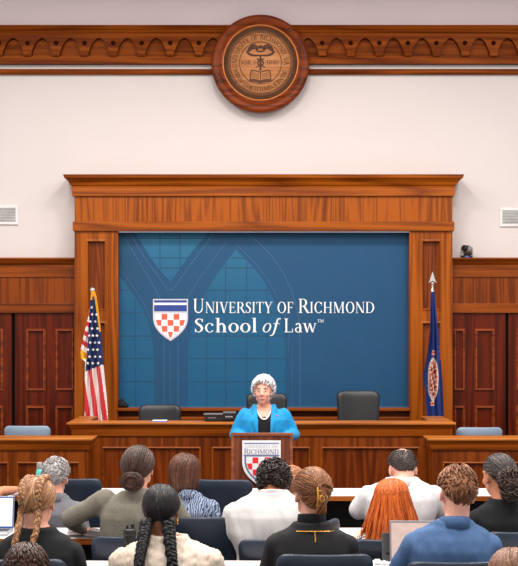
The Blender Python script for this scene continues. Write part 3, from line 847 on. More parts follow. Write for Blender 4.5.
def exec_chair(px0, px1, ytop, Yb, label, tall, rz):
    w = (px1-px0)*Yb/F; zt = Z(ytop, Yb)-.12
    t = empty('executive_chair', (X((px0+px1)/2, Yb), Yb-.22, .12), rz, label=label, cat='chair', group='black leather chairs behind the bench')
    flip = -1
    # faces the room: the back stands on the far side
    def fl(bm): bm.transform(Matrix.Rotation(PI, 4, 'Z')); return bm
    bm = rounded_back(w, .55, zt, .09, -.22, .045, .10, .06); build('backrest', fl(bm), M_leather, t, smooth=True)
    bm = BM(); loft(bm, [((0,.05,.40), w*.44, .2, 5), ((0,.05,.42), w*.5, .235, 5), ((0,.05,.5), w*.5, .235, 5), ((0,.05,.52), w*.42, .2, 5)], 32); build('seat', fl(bm), M_leather, t, smooth=True)
    for sx in (-1, 1):
        bm = BM(); tube(bm, [(sx*w*.5,-.16,.66),(sx*w*.54,-.02,.70),(sx*w*.54,.16,.70),(sx*w*.54,.2,.62),(sx*w*.5,.1,.45)], [.025,.03,.03,.022,.02], 8); build('armrest', fl(bm), M_leather, t)
    bm = BM(); lathe(bm, [(.05,.06),(.05,.12),(.028,.13),(.028,.36),(.1,.38),(.1,.4)], n=14); build('pedestal', bm, M_chrome, t)
    if tall:
        bm = BM(); tube(bm, [(-.06,-.2,.90),(0,-.195,.905),(.06,-.2,.90)], .012, 8); build('lumbar_badge', fl(bm), plain('grey_plastic_handle', (150,150,150), .4), t)
    for k in range(5):
        a = 2*PI*k/5+PI/2
        bm = BM(); tube(bm, [(.04*math.cos(a), .04*math.sin(a), .085), (.29*math.cos(a), .29*math.sin(a), .055)], [.024,.016], 8)
        ellip(bm, (.285*math.cos(a), .285*math.sin(a), .027), (.026,.026,.027), u=10, v=8)
        build('leg', bm, M_chrome, t)
exec_chair(138.5, 181.5, 405, 13.25, 'black leather chair behind the bench, beside the flag of stars and stripes', False, 0)
exec_chair(246, 287.5, 393.5, 13.25, 'black leather chair directly behind the speaker in the blue jacket', False, 0)
exec_chair(336.5, 380, 391, 13.25, 'tall black leather chair behind the bench, right of the speaker', True, 0)

# ================================================================== TABLES
M_tab = plain('white_laminate', (228,226,226), .35, spec=.4, var=.01)
M_edge = wood('desk_edge_oak', (120,52,14), (180,98,40), 'X', .35, 1.3, seed=61)
M_mod = plain('black_modesty_panel', (20,16,15), .6)
def desk(Yn, Yfar, zt, x0, x1, label):
    t = empty('long_desk', (0, (Yn+Yfar)/2, 0), label=label, cat='desk', group='long white-topped desks')
    M = Matrix.Translation(-t.location)
    def fin(nm, bm, mat, **kw): bm.transform(M); return build(nm, bm, mat, t, **kw)
    bm = BM(); box(bm, x0, x1, Yn+.012, Yfar-.012, zt-.03, zt); fin('tabletop', bm, M_tab)
    bm = BM(); box(bm, x0, x1, Yn, Yn+.012, zt-.035, zt-.001); box(bm, x0, x1, Yfar-.012, Yfar, zt-.035, zt-.001); fin('edge_band', bm, M_edge)
    bm = BM(); box(bm, x0+.05, x1-.05, Yfar-.06, Yfar-.04, .12, zt-.031); fin('modesty_panel', bm, M_mod)
    n = 5
    for i in range(n):
        x = x0+.1+(x1-x0-.2)*i/(n-1)
        bm = BM(); box(bm, x-.025, x+.025, Yn+.06, Yfar-.06, 0, .03); box(bm, x-.02, x+.02, Yfar-.14, Yfar-.08, .03, zt-.031); fin('leg', bm, M_chrome, bevel=.004)
D1 = desk(9.7, 10.2, .76, -3.2, 3.2, 'long white-topped desk farthest forward, nearest the lectern')
D2 = desk(7.72, 8.16, .76, -2.9, 2.9, 'long white-topped desk in the middle, before the bun-haired person')
D3 = desk(6.64, 7.02-.02, .76, -2.6, 2.6, 'long white-topped desk nearest the viewer, holding the silver laptop')
D4 = None

# ================================================================== LECTERN
Yl = 10.73
t = empty('lectern', (X(262,Yl), Yl+.22, 0), label='brown wooden lectern with university crest sign, in front of the speaker', cat='lectern')
M_lec = wood('walnut_lectern', (84,40,24), (126,68,46), 'Z', .38, 1.6, seed=71)
M_lecE = wood('walnut_lectern_edges', (112,62,44), (154,92,68), 'X', .35, 1.4, seed=72)
o = t.location
x0, x1 = X(231,Yl)-o.x, X(293,Yl)-o.x; zt = Z(433,Yl)
yf = Yl-o.y
bm = BM(); box(bm, x0, x1, yf+.012, yf+.04, .08, zt-.0); build('front_panel', bm, M_lec, t, bevel=.004)
bm = BM(); 
R_ = []
for off, dy in ((0,.012),(.004,0),(.022,0),(.03,.012)):
    R_.append([bm.verts.new(q) for q in ((x0+off,yf+dy,.08+off),(x1-off,yf+dy,.08+off),(x1-off,yf+dy,zt-off),(x0+off,yf+dy,zt-off))])
for a, b in zip(R_, R_[1:]):
    for i in range(4): bm.faces.new((a[i], a[(i+1)%4], b[(i+1)%4], b[i]))
build('front_edging', bm, M_lecE, t)
for s in (0, 1):
    xa = x0 if s == 0 else x1-.02
    bm = BM(); prism(bm, [(0,.08),(0,zt-.004),(0,zt-.004)][:2]+[(.001,zt)], 0, 1) if False else None
    vs = []
    a = [(yf+.04,.08),(yf+.42,.08),(yf+.42,zt-.10),(yf+.04,zt-.004)]
    v1 = [bm.verts.new((xa,p[0],p[1])) for p in a]; v2 = [bm.verts.new((xa+.02,p[0],p[1])) for p in a]
    bm.faces.new(v1); bm.faces.new(v2[::-1])
    for i in range(4): bm.faces.new((v1[i], v2[i], v2[(i+1)%4], v1[(i+1)%4]))
    build('side_panel', bm, M_lec, t)
bm = BM(); a = [(yf+.045,zt-.03),(yf+.40,zt-.115),(yf+.40,zt-.135),(yf+.045,zt-.05)]
v1 = [bm.verts.new((x0+.02,p[0],p[1])) for p in a]; v2 = [bm.verts.new((x1-.02,p[0],p[1])) for p in a]
bm.faces.new(v1); bm.faces.new(v2[::-1])
for i in range(4): bm.faces.new((v1[i], v2[i], v2[(i+1)%4], v1[(i+1)%4]))
build('reading_top', bm, M_lec, t)
bm = BM(); box(bm, x0+.02, x1-.02, yf+.05, yf+.4, .5, .52); build('shelf', bm, M_lec, t)
bm = BM(); box(bm, x0-.01, x1+.01, yf-.01, yf+.43, 0, .08); build('base', bm, M_lec, t, bevel=.006)
# crest sign
Ysg = Yl-.006
def sg(pts, lay): return [(X(p[0],Ysg)-o.x, Ysg-o.y-.0015*lay, Z(p[1],Ysg)) for p in pts]
M_sgw = plain('white_sign', (232,230,232), .5, var=.01); M_sgb = plain('sign_slate_blue', (110,116,156), .5, var=.02)
M_sgn = plain('sign_navy_ink', (66,70,116), .5, var=.02); M_sgr = plain('sign_red', (232,40,44), .5, var=.02); M_sgp = plain('sign_pale_ink', (176,180,196), .5, var=.02)
def shield2(x0, x1, y0, y1, n=12):
    cx = (x0+x1)/2; hw = (x1-x0)/2; ys = y0+(y1-y0)*.44; pts = [(x0,y0),(x1,y0)]
    prof = [(hw*(1-(i/n)**2.3), ys+(y1-ys)*i/n) for i in range(n+1)]
    return pts+[(cx+w, y) for w, y in prof]+[(cx-w, y) for w, y in prof[-2::-1]]
bm = BM()
prism(bm, [(X(p[0],Ysg)-o.x, Z(p[1],Ysg)) for p in shield2(242.2, 280.8, 440.4, 487)], Ysg-o.y, Ysg-o.y+.005, 0)
s1 = shield2(243.4, 279.6, 441.6, 485.6)
poly(bm, sg([(244.2,442.8),(278.8,442.8),(278.8,443.9),(244.2,443.9)], 1), 1)
poly(bm, sg([(243.6,454.6),(279.4,454.6),(279.4,456.0),(243.6,456.0)], 1), 1)
# inner blue border of the chequered field
s2 = [p for p in shield2(244.4, 278.6, 442, 483.6) if p[1] > 456]; 
def field(x0, x1, yt, yb, n=12):
    cx = (x0+x1)/2; hw = (x1-x0)/2; ys = yt+(yb-yt)*.14; pts = [(x0,yt),(x1,yt)]
    prof = [(hw*(1-(i/n)**2.3), ys+(yb-ys)*i/n) for i in range(n+1)]
    return pts+[(cx+w, y) for w, y in prof]+[(cx-w, y) for w, y in prof[-2::-1]]
poly(bm, sg(field(244.4,278.6,456,484.4), 1), 1)
fi = field(246.2,276.8,456.6,482.4); poly(bm, sg(fi, 2), 0)
checker(bm, fi, 261.5, 457.2, 6.1, 4, 1, 2, sg, 3, .4)
P_, w_ = text_polys([(c,1,0) for c in 'UNIVERSITY OF']); k_ = 32.5/w_
for p in P_: poly(bm, sg([(245.2+a*k_, 448.0-b*3.0) for a, b in p], 1), 4)
P_, w_ = text_polys(smallcaps('RICHMOND', .85)); k_ = 34.5/w_
for p in P_: poly(bm, sg([(244.2+a*k_, 454.0-b*5.4) for a, b in p], 1), 3)
build('crest_sign', bm, [M_sgw, M_sgb, M_sgr, M_sgn, M_sgp], t, label='white shield sign with lettering and red checks')

# ================================================================== FLAGS
M_pole = plain('brass_pole', (150,104,44), .3, .8, .5, .03)
M_silv = plain('silver_finial', (200,198,196), .3, .6, .5, .03)
def pole(t, h, finial):
    bm = BM(); lathe(bm, [(.13,0),(.135,.012),(.11,.03),(.045,.05),(.03,.09),(.022,.1)], n=24); build('stand', bm, M_pole, t)
    bm = BM(); tube(bm, [(0,0,.08),(0,0,h)], .012, 10, cap=False); build('pole', bm, M_pole, t)
    bm = BM()
    if finial == 'ball':
        ellip(bm, (0,0,h+.02), (.026,.026,.026)); lathe(bm, [(.016,h-.03),(.02,h-.02),(.014,h)], n=12)
    else:
        lathe(bm, [(.016,h-.02),(.018,h),(.010,h+.01),(.010,h+.07),(.016,h+.08),(.01,h+.09)], n=12)
        prism(bm, [(-.042,h+.085),(0,h+.105),(.042,h+.085),(.030,h+.105),(.008,h+.175),(0,h+.2),(-.008,h+.175),(-.030,h+.105)], -.006, .006)
    build('finial', bm, M_silv, t)
def drape(t, Yg, top, bot, xl, xr, matfun, mats, name, fold=.035, nf=3.2, nu=64, nv=190, extra=None, ph=0):
    o = t.location; bm = BM(); V = []
    for j in range(nv+1):
        y = top+(bot-top)*j/nv; a, b = interp(xl, y), interp(xr, y); row = []
        for i in range(nu+1):
            u = i/nu; x = a+(b-a)*u; amp = fold*min(1, (y-top)/50+.15)
            dy = amp*math.sin(u*nf*2*PI + y*.012 + ph) + amp*.35*math.sin(u*nf*4.7*PI+1.3+y*.03) - .02*math.sin(u*PI)
            row.append(bm.verts.new((X(x,Yg)-o.x, -.02-.02*min(1,(y-top)/40)+dy, Z(y,Yg)-o.z)))
        V.append(row)
    for j in range(nv):
        y = top+(bot-top)*(j+.5)/nv; a, b = interp(xl, y), interp(xr, y)
        for i in range(nu):
            f = bm.faces.new((V[j][i], V[j][i+1], V[j+1][i+1], V[j+1][i])); f.smooth = True
            f.material_index = matfun(a+(b-a)*(i+.5)/nu, y, (i+.5)/nu)
    # thin second side so the cloth reads from behind
    if extra: extra(bm, V)
    return build(name, bm, mats, t, smooth=True)
Yg = 13.45
t = empty('us_flag'[:0]+'national_flag', (X(92.5,Yg), Yg, .12*0), label='star-spangled striped flag with gold fringe on a pole, left of the banner', cat='flag')
pole(t, Z(292,Yg), 'ball')
M_fr = plain('flag_red', (206,24,36), .75, var=.05, sheen=.2); M_fw = plain('flag_white', (232,222,216), .75, var=.03); M_fb = plain('flag_blue', (26,44,92), .75, var=.06); M_fg = plain('gold_fringe', (226,160,24), .6, var=.12, vs=60)
xl = [(291,91.6),(297,91),(310,90),(320,88.3),(333,85.2),(345,82.6),(350,81.5),(358,81.8),(361,86),(380,85.6),(423,85.3),(500,85)]
xr = [(291,95),(296,96.5),(312,99),(330,101),(350,102.5),(364,103.6),(380,105),(400,107),(423,108.5),(500,110)]
def usf(x, y, u):
    a, b = interp(xl, y), interp(xr, y)
    if y < 300 and x > 90 and not (93.2 < x < 95 and y > 296): return 3 if (x < 93 or x > 95) or y < 296 else 2
    if y < 332 and x > b-1.3-(332-y)*.02: return 3
    if 350 < y < 359 and x < 86.5 and y > 350+(86.5-x)*-.6+1.0+ (x-81.5)*.5: return 3
    cl = interp([(300,90.4),(318,89.9),(335,88.8),(350,87.6),(372,86.2)], y)      # canton's left side
    cb = 371.5-(x-86)*.42
    if x >= cl and y < cb: return 2
    if x < cl and y < 361: return 0 if int((y+ (cl-x)*.8)/5.2) % 2 == 0 else 1
    w = x-(y-365)*.13
    return 0 if math.floor((w-88)/4.2) % 2 == 0 else 1
def stars(bm, V):
    for r, y in enumerate((307.5, 314.5, 321.5, 328.5, 335.5, 342.5, 349.5, 356.5, 363)):
        cl = interp([(300,90.4),(318,89.9),(335,88.8),(350,87.6),(372,86.2)], y); b = interp(xr, y)-.6
        n = 1 if y < 311 else 2 if y < 334 else 3
        for k in range(n):
            x = cl+(b-cl)*(k+.5+(.22 if r % 2 else -.18))/n
            if y > 369-(x-86)*.42: continue
            a_, b_ = interp(xl, y), interp(xr, y); u = (x-a_)/(b_-a_)
            j = int((y-291)/(500-291)*190); i = min(63, max(0, int(u*64))); d = min(v.co.y for v in V[j][max(0,i-4):i+5])-.004
            cx, cz = X(x,Yg)-t.location.x, Z(y,Yg)-t.location.z; R1 = .0175
            vs = [bm.verts.new((cx+(R1 if q%2==0 else R1*.42)*math.sin(q*PI/5+.2), d, cz+(R1 if q%2==0 else R1*.42)*math.cos(q*PI/5+.2))) for q in range(10)]
            c = bm.verts.new((cx, d, cz))
            for q in range(10):
                f = bm.faces.new((c, vs[q], vs[(q+1)%10])); f.material_index = 1
drape(t, Yg, 291, 500, xl, xr, usf, [M_fr, M_fw, M_fb, M_fg], 'flag_cloth', .03, 2.6, extra=stars)
t = empty('state_flag', (X(432.5,Yg), Yg, 0), label='dark blue flag with an oval emblem on a spear-tipped pole, right of the banner', cat='flag')
pole(t, Z(291,Yg), 'spear')
M_vb = plain('state_flag_blue', (22,46,112), .75, var=.06); M_vw = plain('emblem_white', (214,196,180), .75); M_vo = plain('emblem_orange_red', (200,72,40), .75, var=.1, vs=60); M_vd = plain('emblem_dark', (52,40,52), .75)
xl2 = [(292,430.5),(300,430),(330,429),(350,427),(372,423.2),(380,422.6),(390,425),(402,425),(422,427.5),(500,428)]
xr2 = [(292,434.5),(300,435),(330,438),(352,440),(380,442),(420,443.6),(500,445)]
def vaf(x, y, u):
    e = lambda cx, cy, rx, ry: ((x-cx)/rx)**2+((y-cy)/ry)**2
    d = e(432.4, 379, 5.0, 22)
    if d < 1:
        if d > .78: return 1
        if d > .52: return 2 if math.sin(y*1.9+x) > -.3 else 1
        return (3, 2, 1, 3, 2)[int((math.sin(x*1.3+y*.42)+math.sin(y*.8-x*.5)+2)*1.2) % 5]
    if e(432.8, 353, 2.0, 3.2) < 1 or e(431.6, 403, 2.4, 2.6) < 1: return 2 if math.sin(y*2) > -.4 else 1
    if x > interp(xr2, y)-1.2 and 345 < y < 362: return 2 if int(y/2) % 2 else 0
    return 0
drape(t, Yg, 292, 500, xl2, xr2, vaf, [M_vb, M_vw, M_vo, M_vd], 'flag_cloth', .03, 2.4, nu=70, nv=200, ph=1)

# ================================================================== SMALL THINGS
# black desk telephone/console lying on the bench top, left of the speaker
Yp = 12.42
t = empty('desk_console', (X(219,Yp), Yp, Z(422,12.24)), label='low black desk console on the bench top, left of the speaker', cat='console')
zb = 0
M_gtop = plain('console_grey_edge', (120,116,116), .4, .2)
def cw(x): return X(x,Yp)-t.location.x
bm = BM(); prism(bm, [(cw(205.5),0),(cw(240),0),(cw(240),.055),(cw(203.6),.062)], -.04, .10); build('housing', bm, M_blk, t, bevel=.004)
bm = BM(); box(bm, cw(203.8), cw(224), -.045, .10, .058, .068); build('top_edge', bm, M_gtop, t, bevel=.003)
bm = BM(); prism(bm, [(cw(222.5),.01),(cw(238),.01),(cw(236),.078),(cw(223),.078)], -.055, .09); build('handset_block', bm, M_blk, t, bevel=.005)
bm = BM(); box(bm, cw(223), cw(236), -.05, .085, .078, .084); build('block_top', bm, M_gtop, t, bevel=.003)
bm = BM()
for a, b in ((225.5,227.6),(228,230.5),(231,232.6)): box(bm, cw(a), cw(b), -.057, -.055, .036, .048)
build('button_strip', bm, plain('console_grey_marks', (150,148,150), .5), t)
bm = BM(); box(bm, cw(208), cw(216), -.042, -.040, .024, .036); build('display_strip', bm, plain('console_dim_strip', (104,98,98), .4), t)
# blue folder / paper edge on the bench top beneath the left black chair
Yp = 12.40
t = empty('notepad', (X(160,Yp), Yp, Z(422.6,12.24)), label='thin blue notepad on the bench top before the left black chair', cat='notepad')
bm = BM(); box(bm, -.072, .072, -.1, .06, 0, .009); build('cover', bm, plain('notepad_blue', (70,90,170), .6), t)
bm = BM(); box(bm, -.068, .068, -.096, .058, .009, .012); build('pages', bm, M_sgw, t)
# dark rounded object on the ledge at the banner's lower left
t = empty('dark_bag', (X(122,14.05), 14.1, Z(408,14.05)), label='small dark lumpy object on the oak ledge at the lower left of the banner', cat='object')
bm = BM(); ellip(bm, (0,0,.035), (.048,.045,.04)); ellip(bm, (-.012,0,.075), (.028,.03,.03)); ellip(bm, (.035,.0,.022), (.035,.035,.024))
me = organic(bm, .006, 5); link_mesh('lump', me, plain('dark_cloth', (18,20,26), .8), t)

# turquoise bottle on the far desk
Yq = 9.86
t = empty('water_bottle', (X(39.5,Yq), Yq, .76), label='turquoise water bottle with grey cap on the farthest desk', cat='bottle')
zt = Z(462.3,Yq)-.76; r = .028
bm = BM(); lathe(bm, [(r*.9,0),(r,.008),(r,zt*.62),(r*.86,zt*.74),(r*.6,zt*.8)], n=20); build('body', bm, plain('turquoise_plastic', (96,206,196), .3, spec=.5, var=.03), t)
bm = BM(); lathe(bm, [(r*.72,zt*.79),(r*.78,zt*.82),(r*.74,zt*.97),(r*.6,zt)], n=20); build('cap', bm, plain('grey_cap', (150,146,146), .4), t, label='grey cap')
# black-lidded bottle behind the cream sweater
Yq = 6.9
t = empty('travel_cup', (X(129.5,Yq), Yq, .76), label='dark travel cup with black flip lid behind the cream sweater shoulder', cat='cup')
zt = Z(528.5,Yq)-.76
bm = BM(); lathe(bm, [(.026,0),(.028,.01),(.033,zt*.8),(.033,zt*.84)], n=20); build('cup', bm, plain('dark_steel', (46,46,50), .35, .4), t)
bm = BM(); lathe(bm, [(.034,zt*.82),(.036,zt*.86),(.034,zt*.95),(.028,zt)], n=20); build('lid', bm, M_blk, t)
bm = BM(); box(bm, -.018, -.006, -.012, .012, zt*.98, zt+.02); box(bm, .008, .026, -.014, .014, zt*.98, zt+.026); build('lid_spout', bm, M_blk, t, bevel=.003)

# laptops
M_alu = plain('silver_aluminium', (168,166,168), .35, .6, .5, .02)
def screenmat(name, c, strength):
    m, nt, b = newmat(name); mp = coords(nt, (18,18,18)); n = N(nt, 'ShaderNodeTexNoise', Scale=1.0, Detail=2.0); nt.links.new(mp.outputs[0], n.inputs['Vector'])
    r = ramp(nt, [(.35, lin(tuple(v*.94 for v in c))), (.65, lin(c))]); nt.links.new(n.outputs['Fac'], r.inputs['Fac'])
    nt.links.new(r.outputs['Color'], b.inputs['Base Color']); nt.links.new(r.outputs['Color'], b.inputs['Emission Color'])
    b.inputs['Emission Strength'].default_value = strength; b.inputs['Roughness'].default_value = .3; return m
def laptop(loc, rz, w, dpt, h, tilt, label, shell, screen, bez):
    t = empty('laptop', loc, rz, label=label, cat='laptop')
    bm = BM(); box(bm, -w/2, w/2, -dpt, 0, 0, .014); build('base', bm, shell, t, bevel=.004)
    bm = BM(); box(bm, -w/2+.02, w/2-.02, -dpt*.5, -.02, .014, .0155); kb = build('keyboard', bm, M_blk, t)
    R = Matrix.Translation((0,0,.014)) @ Matrix.Rotation(-tilt, 4, 'X')
    bm = BM(); box(bm, -w/2, w/2, -.004, .004, 0, h); bm.transform(R); lid = build('lid', bm, shell, t, bevel=.003)
    bm = BM(); box(bm, -w/2+.004, w/2-.004, -.0055, -.004, .004, h-.004); bm.transform(R); build('bezel', bm, bez, lid)
    bm = BM(); box(bm, -w/2+.009, w/2-.009, -.007, -.0055, .014, h-.012); bm.transform(R); build('screen', bm, screen, lid)
    return t
# at the left: faces the blonde-braided person
laptop((X(-11.5,8.02), 8.02, .76), .0, .31, .2, .20, .16, 'open laptop with blue-edged white screen at far left', M_alu, screenmat('white_screen', (232,238,242), .35), plain('blue_bezel', (36,92,176), .4))
laptop((X(413.5,6.9), 6.9, .76), -.03, .25, .2, .212, .18, 'open silver laptop with pale pink screen before the blue polo shirt', M_alu, screenmat('pink_screen', (222,196,186), .12), plain('grey_bezel', (140,136,142), .4))
# grey upright tablet and white scraps beside it
t = empty('tablet_panel', (X(388.2,6.95), 6.95, .76), .35, label='dark grey upright panel standing left of the silver laptop', cat='tablet')
bm = BM(); box(bm, -.033, .033, -.004, .004, .004, .155); bm.transform(Matrix.Rotation(-.1, 4, 'X')); build('panel', bm, plain('dark_grey_panel', (86,86,86), .4), t, bevel=.003)
bm = BM(); prism(bm, [(-.02,0),(.02,0),(.012,.05),(-.012,.05)], .0, .03); build('stand', bm, M_blk, t)
M_paper = plain('white_paper', (236,234,234), .8, var=.01, spec=.2)
def crumple(loc, r, label, seed, group=None):
    rnd = random.Random(seed); bm = BM(); vs = ellip(bm, (0,0,r*.6), (r,r*.8,r*.6), u=12, v=8)
    for v in bm.verts:
        k = 1+rnd.uniform(-.3,.3); v.co = Vector((v.co.x*k, v.co.y*k, max(0, v.co.z*k)))
    o = build('paper_scrap', bm, M_paper); o.location = loc
    return tag(o, label, 'paper', group)
for i, (px, py, Yq, r, lb) in enumerate(((384,557,6.86,.017,'white paper scrap at the foot of the grey panel'),(390,558,6.84,.015,'white crumpled scrap between the grey panel and the silver laptop'),(377,559,6.88,.02,'white crumpled scrap left of the grey panel, by the navy chair'),
      (271.5,549,6.95,.03,'white crumpled tissue left of the black jacket sleeve'))):
    crumple((X(px,Yq), Yq, .76), r, lb, i)
# paper sheets
def sheets(px, Yq, w, d, rz, label, n=3, curl=0, z=.76):
    t = empty('paper_sheets', (X(px,Yq), Yq, z), rz, label=label, cat='paper')
    for k in range(n):
        bm = BM(); m = 8; a = []
        for i in range(m+1):
            y = -d/2+d*i/m; cz = curl*max(0, (.35-i/m))**2*8
            a.append([bm.verts.new((sx*w/2+.004*k, y+.003*k, .002+.0015*k+cz*(1+.3*k))) for sx in (-1,1)])
        for p, q in zip(a, a[1:]): bm.faces.new((p[0], p[1], q[1], q[0]))
        build('sheet', bm, M_paper, t)
    return t
sheets(84, 7.90, .21, .29, .15, 'loose white papers on the middle desk by the bun-haired person', 3, .03)
sheets(99, 7.80, .12, .2, -.5, 'curled white sheet on the middle desk left of the navy chair', 2, .05)
sheets(12, 9.93, .22, .28, .2, 'white papers on the farthest desk at far left', 2)
sheets(352, 7.95, .2, .26, -.1, 'white papers beside the elbow of the balding man', 2)
sheets(330, 9.95, .21, .28, .1, 'white papers on the farthest desk, right of the lectern', 2)
sheets(216, 7.95, .21, .28, .1, 'white papers between the cream sweater and the white shirt', 3, .02)
t = empty('pen_case', (X(7,9.85), 9.85, .763), .2, label='small dark pen case on the white papers at far left', cat='pen case')
bm = BM(); tube(bm, [(-.03,0,.012),(.03,0,.012)], .012, 10); build('case', bm, M_blk, t)
bm = BM(); tube(bm, [(-.03,-.004,.024),(.028,-.004,.024)], .002, 6); build('zip', bm, M_gtop, t)
t = empty('marker_pen', (X(103,7.86), 7.86, .76), .6, label='green marker pen on the middle desk by the navy chair', cat='pen')
bm = BM(); tube(bm, [(0,-.06,.01),(0,.05,.01)], .010, 10); build('barrel', bm, plain('green_plastic', (90,170,60), .4), t)
bm = BM(); tube(bm, [(0,.05,.01),(0,.075,.01)], .0105, 10); build('pen_cap', bm, plain('dark_green_plastic', (50,120,40), .4), t)
# ================================================================== PEOPLE
def skinmat(name, c):
    m = plain(name, c, .55, spec=.35, var=.04, vs=14)
    b = m.node_tree.nodes['Principled BSDF']; b.inputs['Subsurface Weight'].default_value = .08; b.inputs['Subsurface Radius'].default_value = (.01,.004,.002)
    return m
SK_fair = skinmat('fair_skin', (226,164,138)); SK_pink = skinmat('pinkish_skin', (232,170,148)); SK_tan = skinmat('tan_skin', (200,134,100)); SK_brown = skinmat('brown_skin', (142,90,62))
M_eyew = plain('eye_white', (230,226,222), .3, var=.01); M_iris = plain('dark_iris', (50,40,36), .2); M_lip = plain('lip_rose', (186,96,92), .45)

def hd(az, el):
    """direction on the head: az 0 = face, 90 = its right ear, 180 = back (degrees)"""
    a, e = math.radians(az), math.radians(el)
    return Vector((math.sin(a)*math.cos(e), math.cos(a)*math.cos(e), math.sin(e)))
HC = Vector((0, -.012, .025)); HR = Vector((.078, .098, .094))
def surf(d, k=1.0, add=0):
    """point on the scalp ellipsoid; below its equator the back of the head runs in to the neck"""
    p = Vector((d.x*HR.x, d.y*HR.y, d.z*HR.z))*k
    if add: p += d*add
    if d.z < 0: p.x *= 1+.15*d.z; 
    return HC+p
def slerp(a, b, t):
    w = a.angle(b, 0)
    if w < 1e-4: return a.copy()
    return ((a*math.sin((1-t)*w)+b*math.sin(t*w))/math.sin(w)).normalized()

def head_bm(bm, M, female=False):
    """skull, jaw, nose, lips, ears as overlapping solids, in head space then moved by M"""
    start = len(bm.verts)
    ellip(bm, (0,-.014,.026), (.074,.094,.091)); ellip(bm, (0,.02,.0), (.068,.074,.085))
    ellip(bm, (0,.030,-.045), (.054,.062,.066)); ellip(bm, (0,.058,-.088), (.028,.028,.024)); 
    for s in (-1,1):
        ellip(bm, (s*.036,.062,-.025), (.026,.026,.024)); ellip(bm, (s*.043,.016,-.060), (.02,.04,.03))
        ellip(bm, (s*.026,.080,.030), (.026,.014,.010))
    tube(bm, [(0,.088,.018),(0,.100,-.006),(0,.108,-.022)], [.009,.011,.014], 10)
    for s in (-1,1): ellip(bm, (s*.011,.096,-.027), (.009,.010,.008))
    ellip(bm, (0,.086,-.055), (.022,.012,.008)); ellip(bm, (0,.084,-.067), (.019,.012,.009))
    tube(bm, [(0,-.03,-.04),(0,-.025,-.11)], [.056,.054], 14)
    for s in (-1,1):
        R = Euler((0, s*-.15, s*.35)).to_matrix()
        ellip(bm, (s*.077,-.006,-.008), (.008,.019,.032), R); ellip(bm, (s*.078,-.002,-.03), (.007,.011,.013), R)
    bm.verts.ensure_lookup_table()
    for v in bm.verts[start:]: v.co = M @ v.co
def eyes_bm(bm, M):
    st = len(bm.verts)
    for s in (-1, 1):
        ellip(bm, (s*.030,.077,.006), (.0115,.012,.0062), mi=1, u=12, v=8); ellip(bm, (s*.030,.0868,.006), (.0056,.004,.0056), mi=2, u=10, v=6)
        tube(bm, [(s*.014,.0905,.030),(s*.030,.0915,.035),(s*.046,.082,.030)], [.003,.0035,.002], 6, mi=2)
    tube(bm, [(-.020,.090,-.060),(-.008,.0985,-.0585),(0,.099,-.060),(.008,.0985,-.0585),(.020,.090,-.060)], [.002,.004,.0042,.004,.002], 8, mi=3)
    bm.verts.ensure_lookup_table()
    for v in bm.verts[st:]: v.co = M @ v.co
def hand_bm(bm, wrist, fwd, up, side, curl=.5, k=1.0):
    """palm, four fingers of different lengths and a thumb; side = +1 puts the thumb on the -x side of a right hand"""
    f = Vector(fwd).normalized(); u = Vector(up); u = (u-f*u.dot(f)).normalized(); s = f.cross(u).normalized()*side
    w = Vector(wrist)
    R = Matrix((s, f, u)).transposed()
    ellip(bm, w+f*.045*k, (.040*k,.052*k,.016*k), R); tube(bm, [w-f*.02, w+f*.02], [.024*k,.027*k], 10, flat=.75, up=u)
    for i, (off, ln) in enumerate(((-.030,.068),(-.010,.078),(.010,.072),(.028,.056))):
        p = w+f*.085*k+s*off*k; pts = [p-f*.02*k]; d = f.copy(); d = (d+s*off*1.2).normalized()
        for q, seg in enumerate((.45,.32,.23)):
            pts.append(pts[-1]+d*(ln*seg*k+(.02*k if q == 0 else 0)))
            d = (d - u*curl*(.5+.2*q)).normalized()
        tube(bm, pts, [.0095*k,.009*k,.0083*k,.0072*k], 8)
    p = w+f*.02*k-s*.028*k; d = (f*.75-s*.8-u*.2).normalized()
    p2 = p+d*.042*k; d2 = (f-s*.25-u*.35).normalized()
    tube(bm, [p, p2, p2+d2*.03*k, p2+d2*.052*k], [.014*k,.012*k,.0105*k,.008*k], 8)

